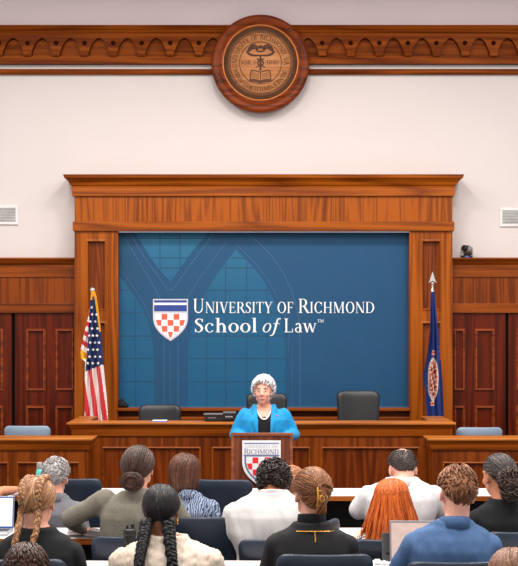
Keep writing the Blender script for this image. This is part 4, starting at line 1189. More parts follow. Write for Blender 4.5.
def person(px, ytop, Y, label, skin, hw=.2, yaw=0, hyaw=0, hpitch=0, htilt=0, lean=.03, girth=1.0, head_k=1.0,
           shirt=None, sleeve=1.0, hem=.50, trousers=None, shoes=None, arms=None, stand=False, body_px=None, grp=None,
           fold=.006, nkk=None, fwd=0, neck_open=0.0, pattern=None, collar=None, slope=.0, table_z=None):
    """builds body + clothes in person space (facing +y, floor z = 0); returns (root, head matrix, dims)"""
    H = Z(ytop, Y); bx = X(body_px if body_px is not None else px, Y)
    root = empty('person', (bx, Y, 0), yaw, label=label, cat='person')
    # head position in person space
    dx = X(px, Y)-bx; c, s = math.cos(-yaw), math.sin(-yaw)
    hk = head_k
    zc = H-.119*hk-.02
    hx, hy = dx*c, dx*s+lean+fwd
    MH = Matrix.Translation((hx, hy, zc)) @ Euler((math.radians(hpitch), math.radians(htilt), math.radians(hyaw)), 'XYZ').to_matrix().to_4x4() @ Matrix.Scale(hk, 4)
    nk = nkk if nkk is not None else 1-abs(hpitch)/90*.55
    zs = zc-.180*hk*nk                                        # shoulder line
    hip = .53 if not stand else .90
    nb = Vector((hx*.55, hy-.045-.0006*abs(hpitch)-fwd*.8, zc-.135*hk*nk))             # base of the neck
    g = girth
    chest_y = lean*.55-.02
    def rings(o):
        zl = lambda t: hip+(zs-hip)*t
        L = lean
        return [((0,-.01,hip-.10), .155*g+o, .125*g+o, 2.6), ((0,-.015,zl(.0)), .17*g+o, .13*g+o, 2.6), ((0,-.01+L*.1,zl(.2)), .160*g+o, .122*g+o, 2.5),
                ((0,-.005+L*.2,zl(.42)), .152*g+o, .116*g+o, 2.5), ((hx*.1,L*.35-.01,zl(.65)), (hw-.05)*1.0+o, .120*g+o, 2.5), ((hx*.2,L*.5-.015,zl(.83)), (hw-.045)+o, .118*g+o, 2.4),
                ((hx*.3,L*.6-.02,zl(.94)), (hw-.062)+o, .098*g+o, 2.3), ((hx*.35,L*.65-.025,zs+.002), hw*.66+o, .082+o, 2.1), ((hx*.45,L*.7-.03,zs+.032), hw*.41+o, .066+o, 2.0), ((hx*.5,L*.75-.035,zs+.058), hw*.26+.014+o, .058+o, 2.0)]
    sh = {}
    for sd in (-1, 1): sh[sd] = Vector((hx*.35+sd*(hw-.055), lean*.6-.02, zs-.045-slope))
    hand_z = .80
    A = arms or {}
    J = {}
    for sd in (-1, 1):
        d = A.get(sd)
        if d is None: d = ((sd*(hw+.012), lean*.5+.03, zs-.30), (sd*.13, lean+.33, hand_z), (-sd*.35,1,-.05))
        J[sd] = [Vector(v) for v in d]
    # ---- body: one continuous skin
    bm = BM()
    loft(bm, rings(0))
    tube(bm, [nb+Vector((0,-.005,-.05)), nb, Vector((hx*.9, hy-.028, zc-.085*hk))], [.066,.057,.053], 16)
    head_bm(bm, MH)
    for sd in (-1, 1):
        S_, E_, W_ = sh[sd], J[sd][0], J[sd][1]
        tube(bm, [S_, S_.lerp(E_,.35), E_], [.052*g**.5,.047*g**.5,.039], 12)
        tube(bm, [E_, E_.lerp(W_,.3), W_], [.039,.040,.026], 12)
        hand_bm(bm, W_, J[sd][2], (0,.1,1), sd, .35)
        if not stand:
            hp = Vector((sd*.09,0,.52)); kn = Vector((sd*.13,.42,.50)); an = Vector((sd*.13,.36,.09))
        else:
            hp = Vector((sd*.09,-.01,.90)); kn = Vector((sd*.095,.015,.49)); an = Vector((sd*.10,-.01,.09))
        tube(bm, [hp, hp.lerp(kn,.5), kn], [.088*g**.5,.075*g**.5,.055], 14); tube(bm, [kn, kn.lerp(an,.35), an], [.055,.056,.036], 12)
        tube(bm, [an+Vector((0,-.03,-.04)), an+Vector((0,.06,-.045)), an+Vector((0,.15,-.06))], [.034,.034,.024], 10)
    me = organic(bm, .0075, 5)
    bm = BM(); eyes_bm(bm, MH)
    bm2 = BM(); bm2.from_mesh(me); bpy.data.meshes.remove(me)
    tmp = bpy.data.meshes.new('t'); bm.to_mesh(tmp); bm.free(); bm2.from_mesh(tmp); bpy.data.meshes.remove(tmp)
    me = bpy.data.meshes.new('body'); bm2.to_mesh(me); bm2.free()
    link_mesh('body', me, [skin, M_eyew, M_iris, M_lip], root)
    # ---- upper garment
    off = .019
    if shirt:
        bm = BM(); R = rings(off)
        R = [r for r in R if r[0][2] > hem-.04]; R = [((R[0][0][0],R[0][0][1],hem), R[0][1]+.004, R[0][2]+.004, 2.6)]+R
        if neck_open: R = R[:-1] if neck_open > 1 else R
        loft(bm, R)
        for sd in (-1, 1):
            S_, E_, W_ = sh[sd], J[sd][0], J[sd][1]
            k = sleeve
            w0 = .064*g**.5 if not pattern == 'knit' else .074
            if k <= 1:
                tube(bm, [S_, S_.lerp(E_, .4*k), S_.lerp(E_, k)], [w0, w0*.96, w0*.92], 14)
            else:
                q = k-1
                wr = .034 if pattern != 'knit' else .042
                tube(bm, [S_, S_.lerp(E_,.4), E_], [w0, w0*.92, w0*.80], 14); tube(bm, [E_, E_.lerp(W_,.35*q), E_.lerp(W_, q)], [w0*.80, w0*.76, wr], 14)
        me = organic(bm, .0085 if pattern != 'knit' else .006, 7 if pattern != 'knit' else 10)
        sd0 = (sum(map(ord, label)) * 7) % 97
        NR = [v.normal.copy() for v in me.vertices]
        for v, n in zip(me.vertices, NR):
            p = v.co
            f = noise.noise(Vector((p.x*9+sd0, p.y*9, p.z*5)))*fold + noise.noise(Vector((p.x*22, p.y*22+sd0, p.z*9+p.x*14)))*fold*.6
            if pattern == 'knit' and n.y < .5:
                cab = abs(((p.x*19) % 1)-.5)*2
                f += .007*max(0, 1-cab*1.6)*(.6+.4*math.sin(p.z*150+(3.14 if math.floor(p.x*19)%2 else 0))) + .0015*math.sin(p.x*420)
            v.co = p+n*f
        nm, mt = shirt
        link_mesh(nm, me, mt, root)
        if collar:
            bm = BM(); n = 28; A_ = []
            cz = nb+Vector((0,.0,.0))
            ctr = Vector((hx*.62, hy-.040-.0006*abs(hpitch)-fwd*.8, zc-.132*hk*nk))
            for lay, (r, z) in enumerate(((.072,-.030),(.066,.020),(.064,.026),(.074,.016),(.088,-.030))[:collar[1]]):
                A_.append([bm.verts.new(ctr+Vector((math.sin(2*PI*i/n)*r*1.02, math.cos(2*PI*i/n)*r, z-.012*math.cos(2*PI*i/n)+ (collar[2] if z > 0 else 0)))) for i in range(n)])
            for a, b in zip(A_, A_[1:]):
                for i in range(n): bm.faces.new((a[i], a[(i+1)%n], b[(i+1)%n], b[i]))
            o = build('collar', bm, collar[0], root, smooth=True); md = o.modifiers.new('s','SOLIDIFY'); md.thickness = .004
    # ---- trousers and shoes
    tm = trousers or M_denim
    bm = BM()
    loft(bm, [((0,-.01,hip-.12), .16*g+.010, .13*g+.010, 2.6), ((0,-.012,hip), .17*g+.008, .13*g+.008, 2.6), ((0,-.01,hip+.06), .160*g+.004, .122*g+.004, 2.5)])
    for sd in (-1, 1):
        if not stand: hp = Vector((sd*.09,0,.52)); kn = Vector((sd*.13,.42,.50)); an = Vector((sd*.13,.36,.13))
        else: hp = Vector((sd*.09,-.01,.88)); kn = Vector((sd*.095,.015,.49)); an = Vector((sd*.10,-.01,.12))
        tube(bm, [hp, hp.lerp(kn,.5), kn], [.102*g**.5,.088*g**.5,.070], 14); tube(bm, [kn, kn.lerp(an,.4), an], [.070,.066,.056], 14)
    me = organic(bm, .012, 5); link_mesh('trousers', me, tm, root)
    for sd in (-1, 1):
        an = Vector((sd*.13,.36,0)) if not stand else Vector((sd*.10,-.01,0))
        bm = BM(); tube(bm, [an+Vector((0,-.035,.05)), an+Vector((0,.05,.045)), an+Vector((0,.16,.036))], [.046,.046,.036], 14, flat=.9)
        me = organic(bm, .009, 3)
        for v in me.vertices: v.co.z = max(v.co.z, .003)
        link_mesh('shoe', me, shoes or M_shoe, root)
    return root, MH, dict(zs=zs, hx=hx, hy=hy, zc=zc, nb=nb, hw=hw, lean=lean, sh=sh, J=J, hk=hk, rings=rings)
M_denim = plain('dark_denim', (40,48,66), .85, var=.08); M_shoe = plain('dark_leather_shoe', (34,28,26), .45)

# ------------------------------------------------------------------ hair
def cap_shell(bm, lim, k=1.04, top=None, add=.006):
    """closed shell over the scalp down to el = lim(az)"""
    n, m = 40, 14; O = []; I = []
    for i in range(n):
        az = 360*i/n; lo = lim(az); hi = 89 if top is None else top(az); ro, ri = [], []
        for j in range(m+1):
            d = hd(az, lo+(hi-lo)*j/m)
            e = min(1, j/2)
            ro.append(bm.verts.new(surf(d, k, add*e))); ri.append(bm.verts.new(surf(d, .93)))
        O.append(ro); I.append(ri)
    for i in range(n):
        a, b = O[i], O[(i+1)%n]; c, d_ = I[i], I[(i+1)%n]
        for j in range(m):
            bm.faces.new((a[j], b[j], b[j+1], a[j+1])); bm.faces.new((c[j], c[j+1], d_[j+1], d_[j]))
        bm.faces.new((a[0], c[0], d_[0], b[0])); bm.faces.new((a[m], b[m], d_[m], c[m]))
def hairline(az):
    """lowest elevation of short hair at this azimuth"""
    a = abs(((az+180) % 360)-180)
    return interp([(0,42),(35,38),(58,14),(70,8),(84,6),(98,-2),(112,-22),(130,-44),(150,-56),(180,-60)], a)
def lock(bm, pts, r, n=5, flat=.6, mi=0):
    m = len(pts); rad = [r*(.55+.45*math.sin(PI*min(1,(i+.6)/(m*.55)) if i < m*.4 else PI/2))*(1 if i < m-2 else (.75 if i == m-2 else .3)) for i in range(m)]
    tube(bm, pts, rad, n, cap=False, flat=flat, mi=mi)
def finish_hair(bm, M, mats, root, name='hair', **kw):
    bm.transform(M); return build(name, bm, mats, root, smooth=True, **kw)
def short_hair(root, M, mat, n=420, vol=.012, length=.42, r=.0042, lim=hairline, crown=(12,74), seed=1, messy=.18, topfree=None, swirl=.35, topvol=0):
    rnd = random.Random(seed); bm = BM()
    cap_shell(bm, lim, 1.03, add=vol*.5)
    c = hd(*crown)
    for _ in range(n):
        az = rnd.uniform(0,360); lo = lim(az)+2; el = math.degrees(math.asin(math.sin(math.radians(lo))+(1-math.sin(math.radians(lo)))*rnd.random()))
        if topfree and topfree(az, el): continue
        d = hd(az, el); away = (d-c*d.dot(c))
        if away.length < 1e-3: continue
        away.normalize(); side = c.cross(away)
        nv = noise.noise_vector(d*2.2+Vector((seed*3.1,seed,0)))
        t = (away+side*swirl+nv*messy*3.2+Vector((rnd.uniform(-1,1),rnd.uniform(-1,1),rnd.uniform(-1,1)))*messy*.35).normalized()
        pts = []; L = length*rnd.uniform(.6,1.15); base = d; lift = rnd.uniform(.12,.85)
        vv = vol*(1+topvol*max(0, d.z))
        for i in range(6):
            q = i/5; dd = (base+t*L*q).normalized()
            a2 = math.degrees(math.atan2(dd.x, dd.y)) % 360; lo2 = lim(a2)
            pts.append(surf(dd, 1.03, vol*.35+vv*lift*min(1, .15+q*4)*(1-.35*q**3)+rnd.uniform(-.001,.0015)))
        lock(bm, pts, r*rnd.uniform(.7,1.3))
    return finish_hair(bm, M, mat, root)
def slick(bm, target, n, lim, rnd, k=.006, r=.0036, part=None, tspread=.0, endk=.012, azr=(0,360)):
    """locks combed from the hairline over the head to one gathering point"""
    for _ in range(n):
        az = rnd.uniform(*azr); el = lim(az)+rnd.uniform(0, 10) if rnd.random() < .6 else rnd.uniform(lim(az), 80)
        d = hd(az, el); tg = (target+Vector((rnd.uniform(-1,1),rnd.uniform(-1,1),rnd.uniform(-1,1)))*tspread).normalized()
        pts = [surf(slerp(d, tg, q/8), 1.02, k*(.4+math.sin(q/8*PI)*.8)+endk*(q/8)**3+rnd.uniform(-.001,.0012)) for q in range(9)]
        lock(bm, pts, r*rnd.uniform(.7,1.3))
def braid(bm, path, w, turns, mi=0, taper=.6, seg=None, tassel=True):
    """three plaited strands along a path"""
    P = catmull(path, 10); n = len(P); L = [0]
    for a, b in zip(P, P[1:]): L.append(L[-1]+(b-a).length)
    u0 = None
    frames = []
    for i, p in enumerate(P):
        t = (P[min(i+1,n-1)]-P[max(i-1,0)]).normalized()
        out = Vector((0,-1,0)) if abs(t.y) < .8 else Vector((0,0,1))
        out = (out-t*out.dot(t)).normalized(); frames.append((p, t, t.cross(out).normalized(), out))
    m = max(24, int(turns*10))
    for s in range(3):
        pts = []; rad = []
        for i in range(m+1):
            q = i/m; f = q*(n-1); k = min(int(f), n-2); fr = f-k
            p = frames[k][0].lerp(frames[k+1][0], fr); sd = frames[k][2].lerp(frames[k+1][2], fr); ou = frames[k][3].lerp(frames[k+1][3], fr)
            ph = q*turns*2*PI + s*2*PI/3; ww = w*(1-(1-taper)*q)
            pts.append(p+sd*math.sin(ph)*ww*.30+ou*(math.sin(2*ph)*ww*.17)); rad.append(ww*.27)
        tube(bm, pts, rad, 8, flat=.8, mi=mi)
        for k_ in range(3):     # combed ridges on each strand
            o = Vector((random.uniform(-1,1), random.uniform(-1,1), random.uniform(-1,1)))*w*.12
            tube(bm, [p+o for p in pts], [r*.72 for r in rad], 6, flat=.8, mi=mi)
    if tassel:
        e = frames[-1]
        for _ in range(14):
            j = Vector((random.uniform(-1,1), random.uniform(-1,1), random.uniform(-1,1)))*w*.18
            lock(bm, [e[0]+j*.4, e[0]+e[1]*w*.5+j, e[0]+e[1]*w*1.0+j*.7], w*.09)
def curls(bm, pts_r, n, rnd, size=.012, tr=.004, spread=1.0):
    """little coils scattered over spheres (centre, radius)"""
    for _ in range(n):
        c, R = rnd.choice(pts_r); d = Vector((rnd.gauss(0,1), rnd.gauss(0,1), rnd.gauss(0,1))).normalized()
        p = Vector(c)+Vector((d.x*R[0], d.y*R[1], d.z*R[2]))
        a = d.orthogonal().normalized(); b = d.cross(a); s = size*rnd.uniform(.6,1.2); ph = rnd.uniform(0,6.28); dr = rnd.choice((-1,1))
        ax = (a*rnd.uniform(-1,1)+b*rnd.uniform(-1,1)+d*.2).normalized(); e1 = ax.orthogonal().normalized(); e2 = ax.cross(e1)
        tube(bm, [p+(e1*math.cos(ph+dr*q*.9)+e2*math.sin(ph+dr*q*.9))*s+ax*(q-4)*s*.28 for q in range(9)], [tr*.5]+[tr]*7+[tr*.4], 5, cap=False)

H_grey = hairmat('hair_silver_grey', (70,66,66), (186,180,178), c3=(226,220,216)); H_brown = hairmat('hair_brown', (40,22,14), (112,72,48)); H_dbrown = hairmat('hair_dark_brown', (28,17,13), (86,58,46))
H_black = hairmat('hair_black', (10,9,10), (40,36,38), .35); H_blonde = hairmat('hair_blonde', (92,54,32), (186,134,92), c3=(232,196,152)); H_lbrown = hairmat('hair_light_brown', (74,38,18), (158,100,60), c3=(196,140,92))
H_red = hairmat('hair_copper_red', (140,52,10), (214,104,30), c3=(240,150,70)); H_white = hairmat('hair_white', (168,166,170), (236,234,236)); H_chest = hairmat('hair_chestnut', (70,40,24), (160,106,72), c3=(196,146,106))
H_dgrey = hairmat('hair_dark_grey', (26,20,20), (84,72,68)); H_auburn = hairmat('hair_auburn_bob', (36,17,10), (98,58,38), c3=(150,104,76))
H_salt = hairmat('hair_dark_with_grey', (26,22,22), (84,74,70), c3=(130,122,118))

M_grey_heather = plain('heather_olive_grey', (126,120,108), .95, var=.10, vs=160, bump=.3, bs=300)
M_greyjacket = plain('mid_grey_cloth', (112,112,118), .9, var=.06, vs=60)
M_blacktee = plain('black_cotton', (22,23,26), .9, var=.06); M_blackjk = plain('black_jacket_cloth', (24,23,26), .8, var=.05)
M_cream = plain('cream_wool', (226,208,190), .95, var=.03, vs=50, bump=.3, bs=240); M_whiteS = plain('white_shirt_cotton', (218,215,214), .85, var=.01)
M_ltgrey = plain('pale_grey_polo', (206,204,206), .9, var=.03, vs=80); M_bluepolo = plain('denim_blue_polo', (74,104,146), .9, var=.05, vs=30)
def pat_blouse():
    m, nt, b = newmat('navy_white_print'); mp = coords(nt, (40,40,40)); n = N(nt, 'ShaderNodeTexNoise', Scale=.5, Detail=2.0)
    nt.links.new(mp.outputs[0], n.inputs['Vector'])
    wv = N(nt, 'ShaderNodeTexWave', Scale=.55, Distortion=9.0, Detail=2.0); wv.inputs['Detail Scale'].default_value = 1.2
    nt.links.new(mp.outputs[0], wv.inputs['Vector'])
    r = ramp(nt, [(.35, lin((48,60,86))), (.6, lin((112,128,156))), (.85, lin((150,164,186)))]); nt.links.new(wv.outputs['Fac'], r.inputs['Fac'])
    nt.links.new(r.outputs['Color'], b.inputs['Base Color']); b.inputs['Roughness'].default_value = .85; return m
def dot_blouse():
    m, nt, b = newmat('black_white_dots'); mp = coords(nt, (75,75,75), (.2,.3,.6)); v = N(nt, 'ShaderNodeTexVoronoi', Scale=1.0, Randomness=.15)
    nt.links.new(mp.outputs[0], v.inputs['Vector'])
    r = ramp(nt, [(.40, lin((232,228,220))), (.48, lin((30,30,32)))]); nt.links.new(v.outputs['Distance'], r.inputs['Fac'])
    nt.links.new(r.outputs['Color'], b.inputs['Base Color']); b.inputs['Roughness'].default_value = .85; return m
M_print = pat_blouse(); M_dots = dot_blouse()
M_goldj = plain('gold_jewellery', (228,164,72), .35, .55, .5, .03)
lap = {sd: ((sd*.27, .02, .80), (sd*.10, .26, .66), (-sd*.3,1,-.2)) for sd in (-1,1)}
def lap_arms(H, hw): return {sd: ((sd*(hw+.03), .0, H-.66), (sd*.11, .24, .67), (-sd*.35,1,-.15)) for sd in (-1,1)}

# 1 grey-haired man, front row left
r_, M_, d_ = person(55.5, 457, 8.55, 'grey-haired person in a grey jacket, left of the empty navy chair', SK_pink, .19, yaw=.15, hyaw=-12, htilt=4, hpitch=-8, shirt=('jacket', M_greyjacket), sleeve=1.95, collar=(M_greyjacket, 5, 0), arms=lap_arms(1.17,.19))
short_hair(r_, M_, H_grey, 900, .013, .6, .0034, seed=3, messy=.12, topvol=.5)
# 2 bun-haired person in olive grey sweater
r_, M_, d_ = person(138, 444, 7.35, 'person with low dark brown bun in an olive grey sweater', SK_fair, .235, body_px=136, yaw=-.05, hyaw=-8, girth=1.12, slope=-.04, shirt=('sweater', M_grey_heather), sleeve=1.93, fold=.008,
    arms={-1: ((-.385, .06, .925), (-.36, .32, .815), (-.5,.8,-.15)), 1: ((.29, .05, .86), (.13, .34, .80), (-.35,1,-.05))}, collar=(M_grey_heather, 2, 0))
rnd = random.Random(5); bm = BM(); cap_shell(bm, hairline, 1.03, add=.005); bunc = Vector((.004,-.128,-.058))
slick(bm, (bunc-HC).normalized(), 360, hairline, rnd, .012, .0042, tspread=.12, endk=.02)
ellip(bm, bunc, (.062,.042,.044))
for _ in range(120):
    a0 = rnd.uniform(0,6.28); tilt = rnd.uniform(-.5,.5); R = rnd.uniform(.55,1.05); y0 = rnd.uniform(-1,.3)
    pts = [bunc+Vector((.066*R*math.cos(a0+q*.45), -.044*(1.05-.55*R*R)+ .006*math.sin(q), .048*R*math.sin(a0+q*.45)+tilt*.01)) for q in range(7)]
    lock(bm, pts, .0055)
finish_hair(bm, M_, H_dbrown, r_)
# 3 bob in patterned blouse
r_, M_, d_ = person(184.5, 452, 8.45, 'person with a brown bob in a navy and white patterned blouse', SK_fair, .20, body_px=191, yaw=-.25, hyaw=-18, htilt=0, shirt=('blouse', M_print), sleeve=1.9, arms=lap_arms(1.2,.20), collar=(M_print, 5, 0), fold=.008)
def fall_hair(root, M, mat, n, zend, spread, rnd, lim=None, k=.010, r=.005, azr=(58,302), back_push=0, part=(0,70), wave=.0, tuck=0, rand=0):
    bm = BM(); cap_shell(bm, hairline, 1.03, add=.006); pt = hd(*part)
    # under-layer of hair so that the locks never part onto nothing
    C_ = []
    for i in range(29):
        az = azr[0]+8+(azr[1]-azr[0]-16)*i/28; row = []
        for q in range(10):
            t = q/9; p = surf(hd(az, 30*(1-t*3) if t < .34 else 0), 1.03, .006)
            if t >= .34:
                u_ = (t-.34)/.66; o = Vector((p.x, p.y-HC.y, 0)).normalized()
                p = Vector((p.x*(1-.12*u_*(1 if spread < .02 else 0)), p.y, p.z+(zend+.012-p.z)*u_))+o*(spread*u_-tuck*u_*u_)*.8+Vector((0,-back_push*u_*max(0,-o.y),0))
            row.append((bm.verts.new(p), bm.verts.new(p-Vector((p.x,p.y-HC.y,0)).normalized()*.008)))
        C_.append(row)
    for a, b in zip(C_, C_[1:]):
        for q in range(9):
            bm.faces.new((a[q][0], b[q][0], b[q+1][0], a[q+1][0])); bm.faces.new((a[q][1], a[q+1][1], b[q+1][1], b[q][1]))
        bm.faces.new((a[9][0], b[9][0], b[9][1], a[9][1]))
    for _ in range(n):
        az = rnd.uniform(*azr); a = abs(180-az)
        e0 = rnd.uniform(20, 85); d0 = slerp(pt, hd(az, 10), rnd.uniform(.05,.8)); d1 = hd(az+rnd.uniform(-6,6), rnd.uniform(-4,26))
        pts = [surf(slerp(d0, d1, q/5), 1.03, k*(.5+.7*math.sin(q/5*PI*.7))+rnd.uniform(-.001,.002)) for q in range(6)]
        sp_ = spread+rnd.uniform(-1,1)*rand; jx = rnd.uniform(-1,1)*rand*.8
        p = pts[-1].copy(); ze = zend+rnd.uniform(-.012,.02); m = 6; o = Vector((p.x, p.y-HC.y, 0)); o.normalize()
        for q in range(1, m+1):
            t = q/m; z = p.z+(ze-p.z)*t
            off = sp_*t - tuck*t*t + wave*math.sin(t*7+az*.3)
            pts.append(Vector((p.x*(1-.12*t*(1 if spread<.02 else 0)), p.y, z))+o*off+Vector((jx*t,-back_push*t*max(0,-o.y),0)))
        lock(bm, pts, r*rnd.uniform(.7,1.35))
    return finish_hair(bm, M, mat, root)
fall_hair(r_, M_, H_auburn, 460, -.112, .010, random.Random(8), k=.012, tuck=.02)
# 4 black double braids, cream sweater
r_, M_, d_ = person(160.5, 482, 6.33, 'person with two long black braids in a cream cable-knit sweater', SK_brown, .262, body_px=170, yaw=-.05, hyaw=-2, hpitch=-6, girth=1.15, shirt=('sweater', M_cream), sleeve=1.95, pattern='knit', fold=.006, slope=.035)
def braids(root, M, d, mat, starts, ends, w, turns, lim, dutch=None, rnd=None, n=300, part=True, seed=2):
    rnd = random.Random(seed); bm = BM(); cap_shell(bm, lim, 1.03, add=.005)
    Mi = M.inverted()
    for sx in (-1, 1):
        st = Vector(starts[sx]); tg = (st-HC).normalized()
        for _ in range(n):
            az = rnd.uniform(2,178) if sx > 0 else rnd.uniform(182,358)
            el = lim(az)+rnd.uniform(0,12) if rnd.random() < .5 else rnd.uniform(lim(az), 88)
            d0 = hd(az, el)
            if rnd.random() < .5:
                a_ = math.radians(rnd.uniform(45, 232)); d0 = Vector((sx*rnd.uniform(.005,.05), math.cos(a_), math.sin(a_))).normalized()
            pts = [surf(slerp(d0, tg, q/8), 1.02, .008*(.4+.8*math.sin(q/8*PI))+.012*(q/8)**3+rnd.uniform(-.001,.001)) for q in range(9)]
            lock(bm, pts, .0042*rnd.uniform(.7,1.3))
    o = finish_hair(bm, M, mat, root)
    for sx in (-1, 1):
        bm = BM(); path = []
        if dutch: path += [M @ surf(hd(*p), 1.05, .012) for p in dutch[sx]]
        path += [M @ Vector(starts[sx])]+[Vector(p) for p in ends[sx]]
        braid(bm, path, w, turns); build('braid', bm, mat, root, smooth=True)
zb_ = d_['zs']
braids(r_, M_, d_, H_black, {-1:(-.055,-.088,-.055), 1:(.050,-.092,-.055)}, {-1:[(-.115,-.128,zb_+.03),(-.128,-.172,zb_-.08),(-.130,-.180,zb_-.22)], 1:[(.018,-.128,zb_+.03),(.036,-.172,zb_-.08),(.052,-.180,zb_-.24)]}, .064, 6.5, hairline)
bm = BM(); c_ = M_ @ Vector((.083,-.012,-.05))
tube(bm, [c_+Vector((0,.012*math.cos(a*.5),.012*math.sin(a*.5)-.006)) for a in range(12)], .003, 6, cap=False); build('earring', bm, M_goldj, r_)
# 5 blonde braids, black tee
r_, M_, d_ = person(37, 475.5, 6.38, 'person with two blonde braids in a black top at bottom left', SK_fair, .215, body_px=38, yaw=.05, hyaw=-8, hpitch=-10, shirt=('top', M_blacktee), sleeve=1.6, fold=.006, slope=.03, girth=1.02)
zb_ = d_['zs']
braids(r_, M_, d_, H_blonde, {-1:(-.058,-.080,-.05), 1:(.030,-.098,-.05)}, {-1:[(-.085,-.125,zb_+.05),(-.098,-.150,zb_-.03),(-.112,-.158,zb_-.10)], 1:[(.004,-.125,zb_+.05),(-.014,-.152,zb_-.02),(-.022,-.160,zb_-.10)]}, .040, 9, hairline,
       dutch={-1:[(318,62),(262,60),(226,30),(212,0)], 1:[(40,62),(110,66),(152,40),(160,8)]}, n=260)
# 6 dark head bottom left
r_, M_, d_ = person(25, 540.5, 4.9, 'person with short dark hair, only the head showing at bottom left corner', SK_tan, .21, hyaw=5, shirt=('shirt', M_greyjacket), sleeve=.9)
short_hair(r_, M_, hairmat('hair_dark_sheen', (18,10,8), (74,42,30), .3, c3=(120,76,56)), 900, .008, 1.0, .0042, seed=9, messy=.03, swirl=.12)
# 7 curly dark hair, white shirt
r_, M_, d_ = person(274, 462, 7.35, 'person with curly dark hair in a white collared shirt, before the lectern', SK_tan, .255, body_px=268, yaw=.0, hyaw=-6, hpitch=-40, lean=.05, nkk=.42, fwd=.07, girth=1.06, head_k=1.02, shirt=('shirt', M_whiteS), sleeve=1.95, fold=.009, collar=(M_whiteS, 3, .014), slope=.028)
rnd = random.Random(11); bm = BM(); cap_shell(bm, hairline, 1.06, add=.010)
curls(bm, [((0,-.016,.034),(.090,.110,.100))]*3+[((0,-.04,.0),(.088,.095,.09))], 560, rnd, .0125, .0042)
for v in list(bm.verts):
    pass
bad = [v for v in bm.verts if v.co.y > .06 and v.co.z < .045 or (v.co.z < -.075) or (v.co.y > .0 and v.co.z < -.0)]
bmesh.ops.delete(bm, geom=bad, context='VERTS')
finish_hair(bm, M_, hairmat('hair_curly_black', (12,9,9), (58,44,40), .35), r_)
# 8 light-haired person half hidden
r_, M_, d_ = person(293, 464.5, 8.75, 'light-haired person mostly hidden between the curly-haired person and the gold hair claw', SK_fair, .17, hyaw=-10, shirt=('shirt', M_ltgrey), sleeve=.9, arms=lap_arms(1.12,.17), head_k=.95)
short_hair(r_, M_, hairmat('hair_sandy', (120,70,44), (190,134,98)), 800, .010, .5, .0036, seed=12, messy=.1)
# 9 woman with claw clip
r_, M_, d_ = person(311.5, 467, 6.30, 'person with light brown hair in a gold claw clip and high-necked black jacket', SK_fair, .222, hyaw=14, shirt=('jacket', M_blackjk), sleeve=1.95, fold=.005, slope=.02, collar=(M_blackjk, 3, .018))
rnd = random.Random(14); bm = BM(); cap_shell(bm, hairline, 1.04, add=.008)
tw = hd(172, 8)
slick(bm, tw, 420, hairline, rnd, .015, .0045, tspread=.22, endk=.018)
for _ in range(110):      # vertical twist held by the clip
    q0 = rnd.uniform(0,6.28); rr = rnd.uniform(.010,.024)
    pts = [Vector((.012+rr*math.cos(q0+q*.5)*(1-.3*q/8), -.128+.012*math.sin(q/8*PI)*-1+rr*.6*math.sin(q0+q*.5), -.078+.018*q)) for q in range(9)]
    lock(bm, pts, .0052)
for _ in range(26):       # loose ends fanning over the clip
    a = rnd.uniform(-.2,1.3); pts = [Vector((.012,-.135,.05)), Vector((.012+.03*math.sin(a),-.15,.062+.01*math.cos(a))), Vector((.015+.065*math.sin(a),-.142,.05+.008*math.cos(a)-.02*abs(a)))]
    lock(bm, catmull(pts,3), .004)
finish_hair(bm, M_, H_lbrown, r_)
bm = BM()
tube(bm, catmull([(.008,-.160,.058),(.006,-.172,.03),(.006,-.174,0),(.006,-.166,-.03),(.010,-.150,-.06)],4), .0055, 8)
for sx, zz in ((1,.008),):
    tube(bm, [Vector((.030+.013*math.cos(2*PI*i/16),-.172,.0+.016*math.sin(2*PI*i/16))) for i in range(17)], .005, 8, cap=False)
    tube(bm, catmull([(.055,-.160,.02),(.062,-.164,.004),(.055,-.160,-.016)],4), .0045, 8)
for k in range(4): tube(bm, catmull([(.008,-.166,.045-.028*k),(.03,-.168,.042-.028*k),(.05,-.150,.04-.028*k)],3), .0035, 6)
bm.transform(Matrix.Translation((-.016,.012,.0)) @ Matrix.Diagonal((.85,.95,.85,1)))
finish_hair(bm, M_, M_goldj, r_, name='hair_claw', label='gold hair claw')
bm = BM(); ctr = Vector((d_['hx']*.62, d_['hy']-.040, d_['zc']-.150)); R = .082; zN = -.018
tube(bm, [ctr+Vector((.122*math.sin(a), .093*math.cos(a), zN-.010*math.cos(a))) for a in [math.radians(i*15) for i in range(25)]], .003, 6, cap=False)
p0 = ctr+Vector((.012,-.097,zN+.008)); tube(bm, [p0, p0+Vector((.002,-.008,-.028)), p0+Vector((.002,-.012,-.045))], [.002,.003,.004], 6)
build('necklace', bm, M_goldj, r_, smooth=True, label='thin gold necklace')
# 10 balding man in pale grey polo
r_, M_, d_ = person(404, 447, 8.45, 'balding dark-haired person in a pale grey polo shirt', SK_pink, .268, body_px=400, yaw=.02, girth=1.3, head_k=1.12, hyaw=8, hpitch=-30, nkk=.5, fwd=.05, shirt=('polo_shirt', M_ltgrey), sleeve=.8, fold=.009, collar=(M_ltgrey, 5, 0), slope=.02,
    arms={-1: ((-.275,.05,.80), (-.235,.28,.785), (.2,1,-.05)), 1: ((.31,.03,.80), (.22,.30,.76), (-.3,1,-.1))})
short_hair(r_, M_, H_dgrey, 1500, .004, .26, .0026, seed=15, messy=.12, topfree=lambda az, el: hd(az,el).dot(hd(180,74)) > .80)
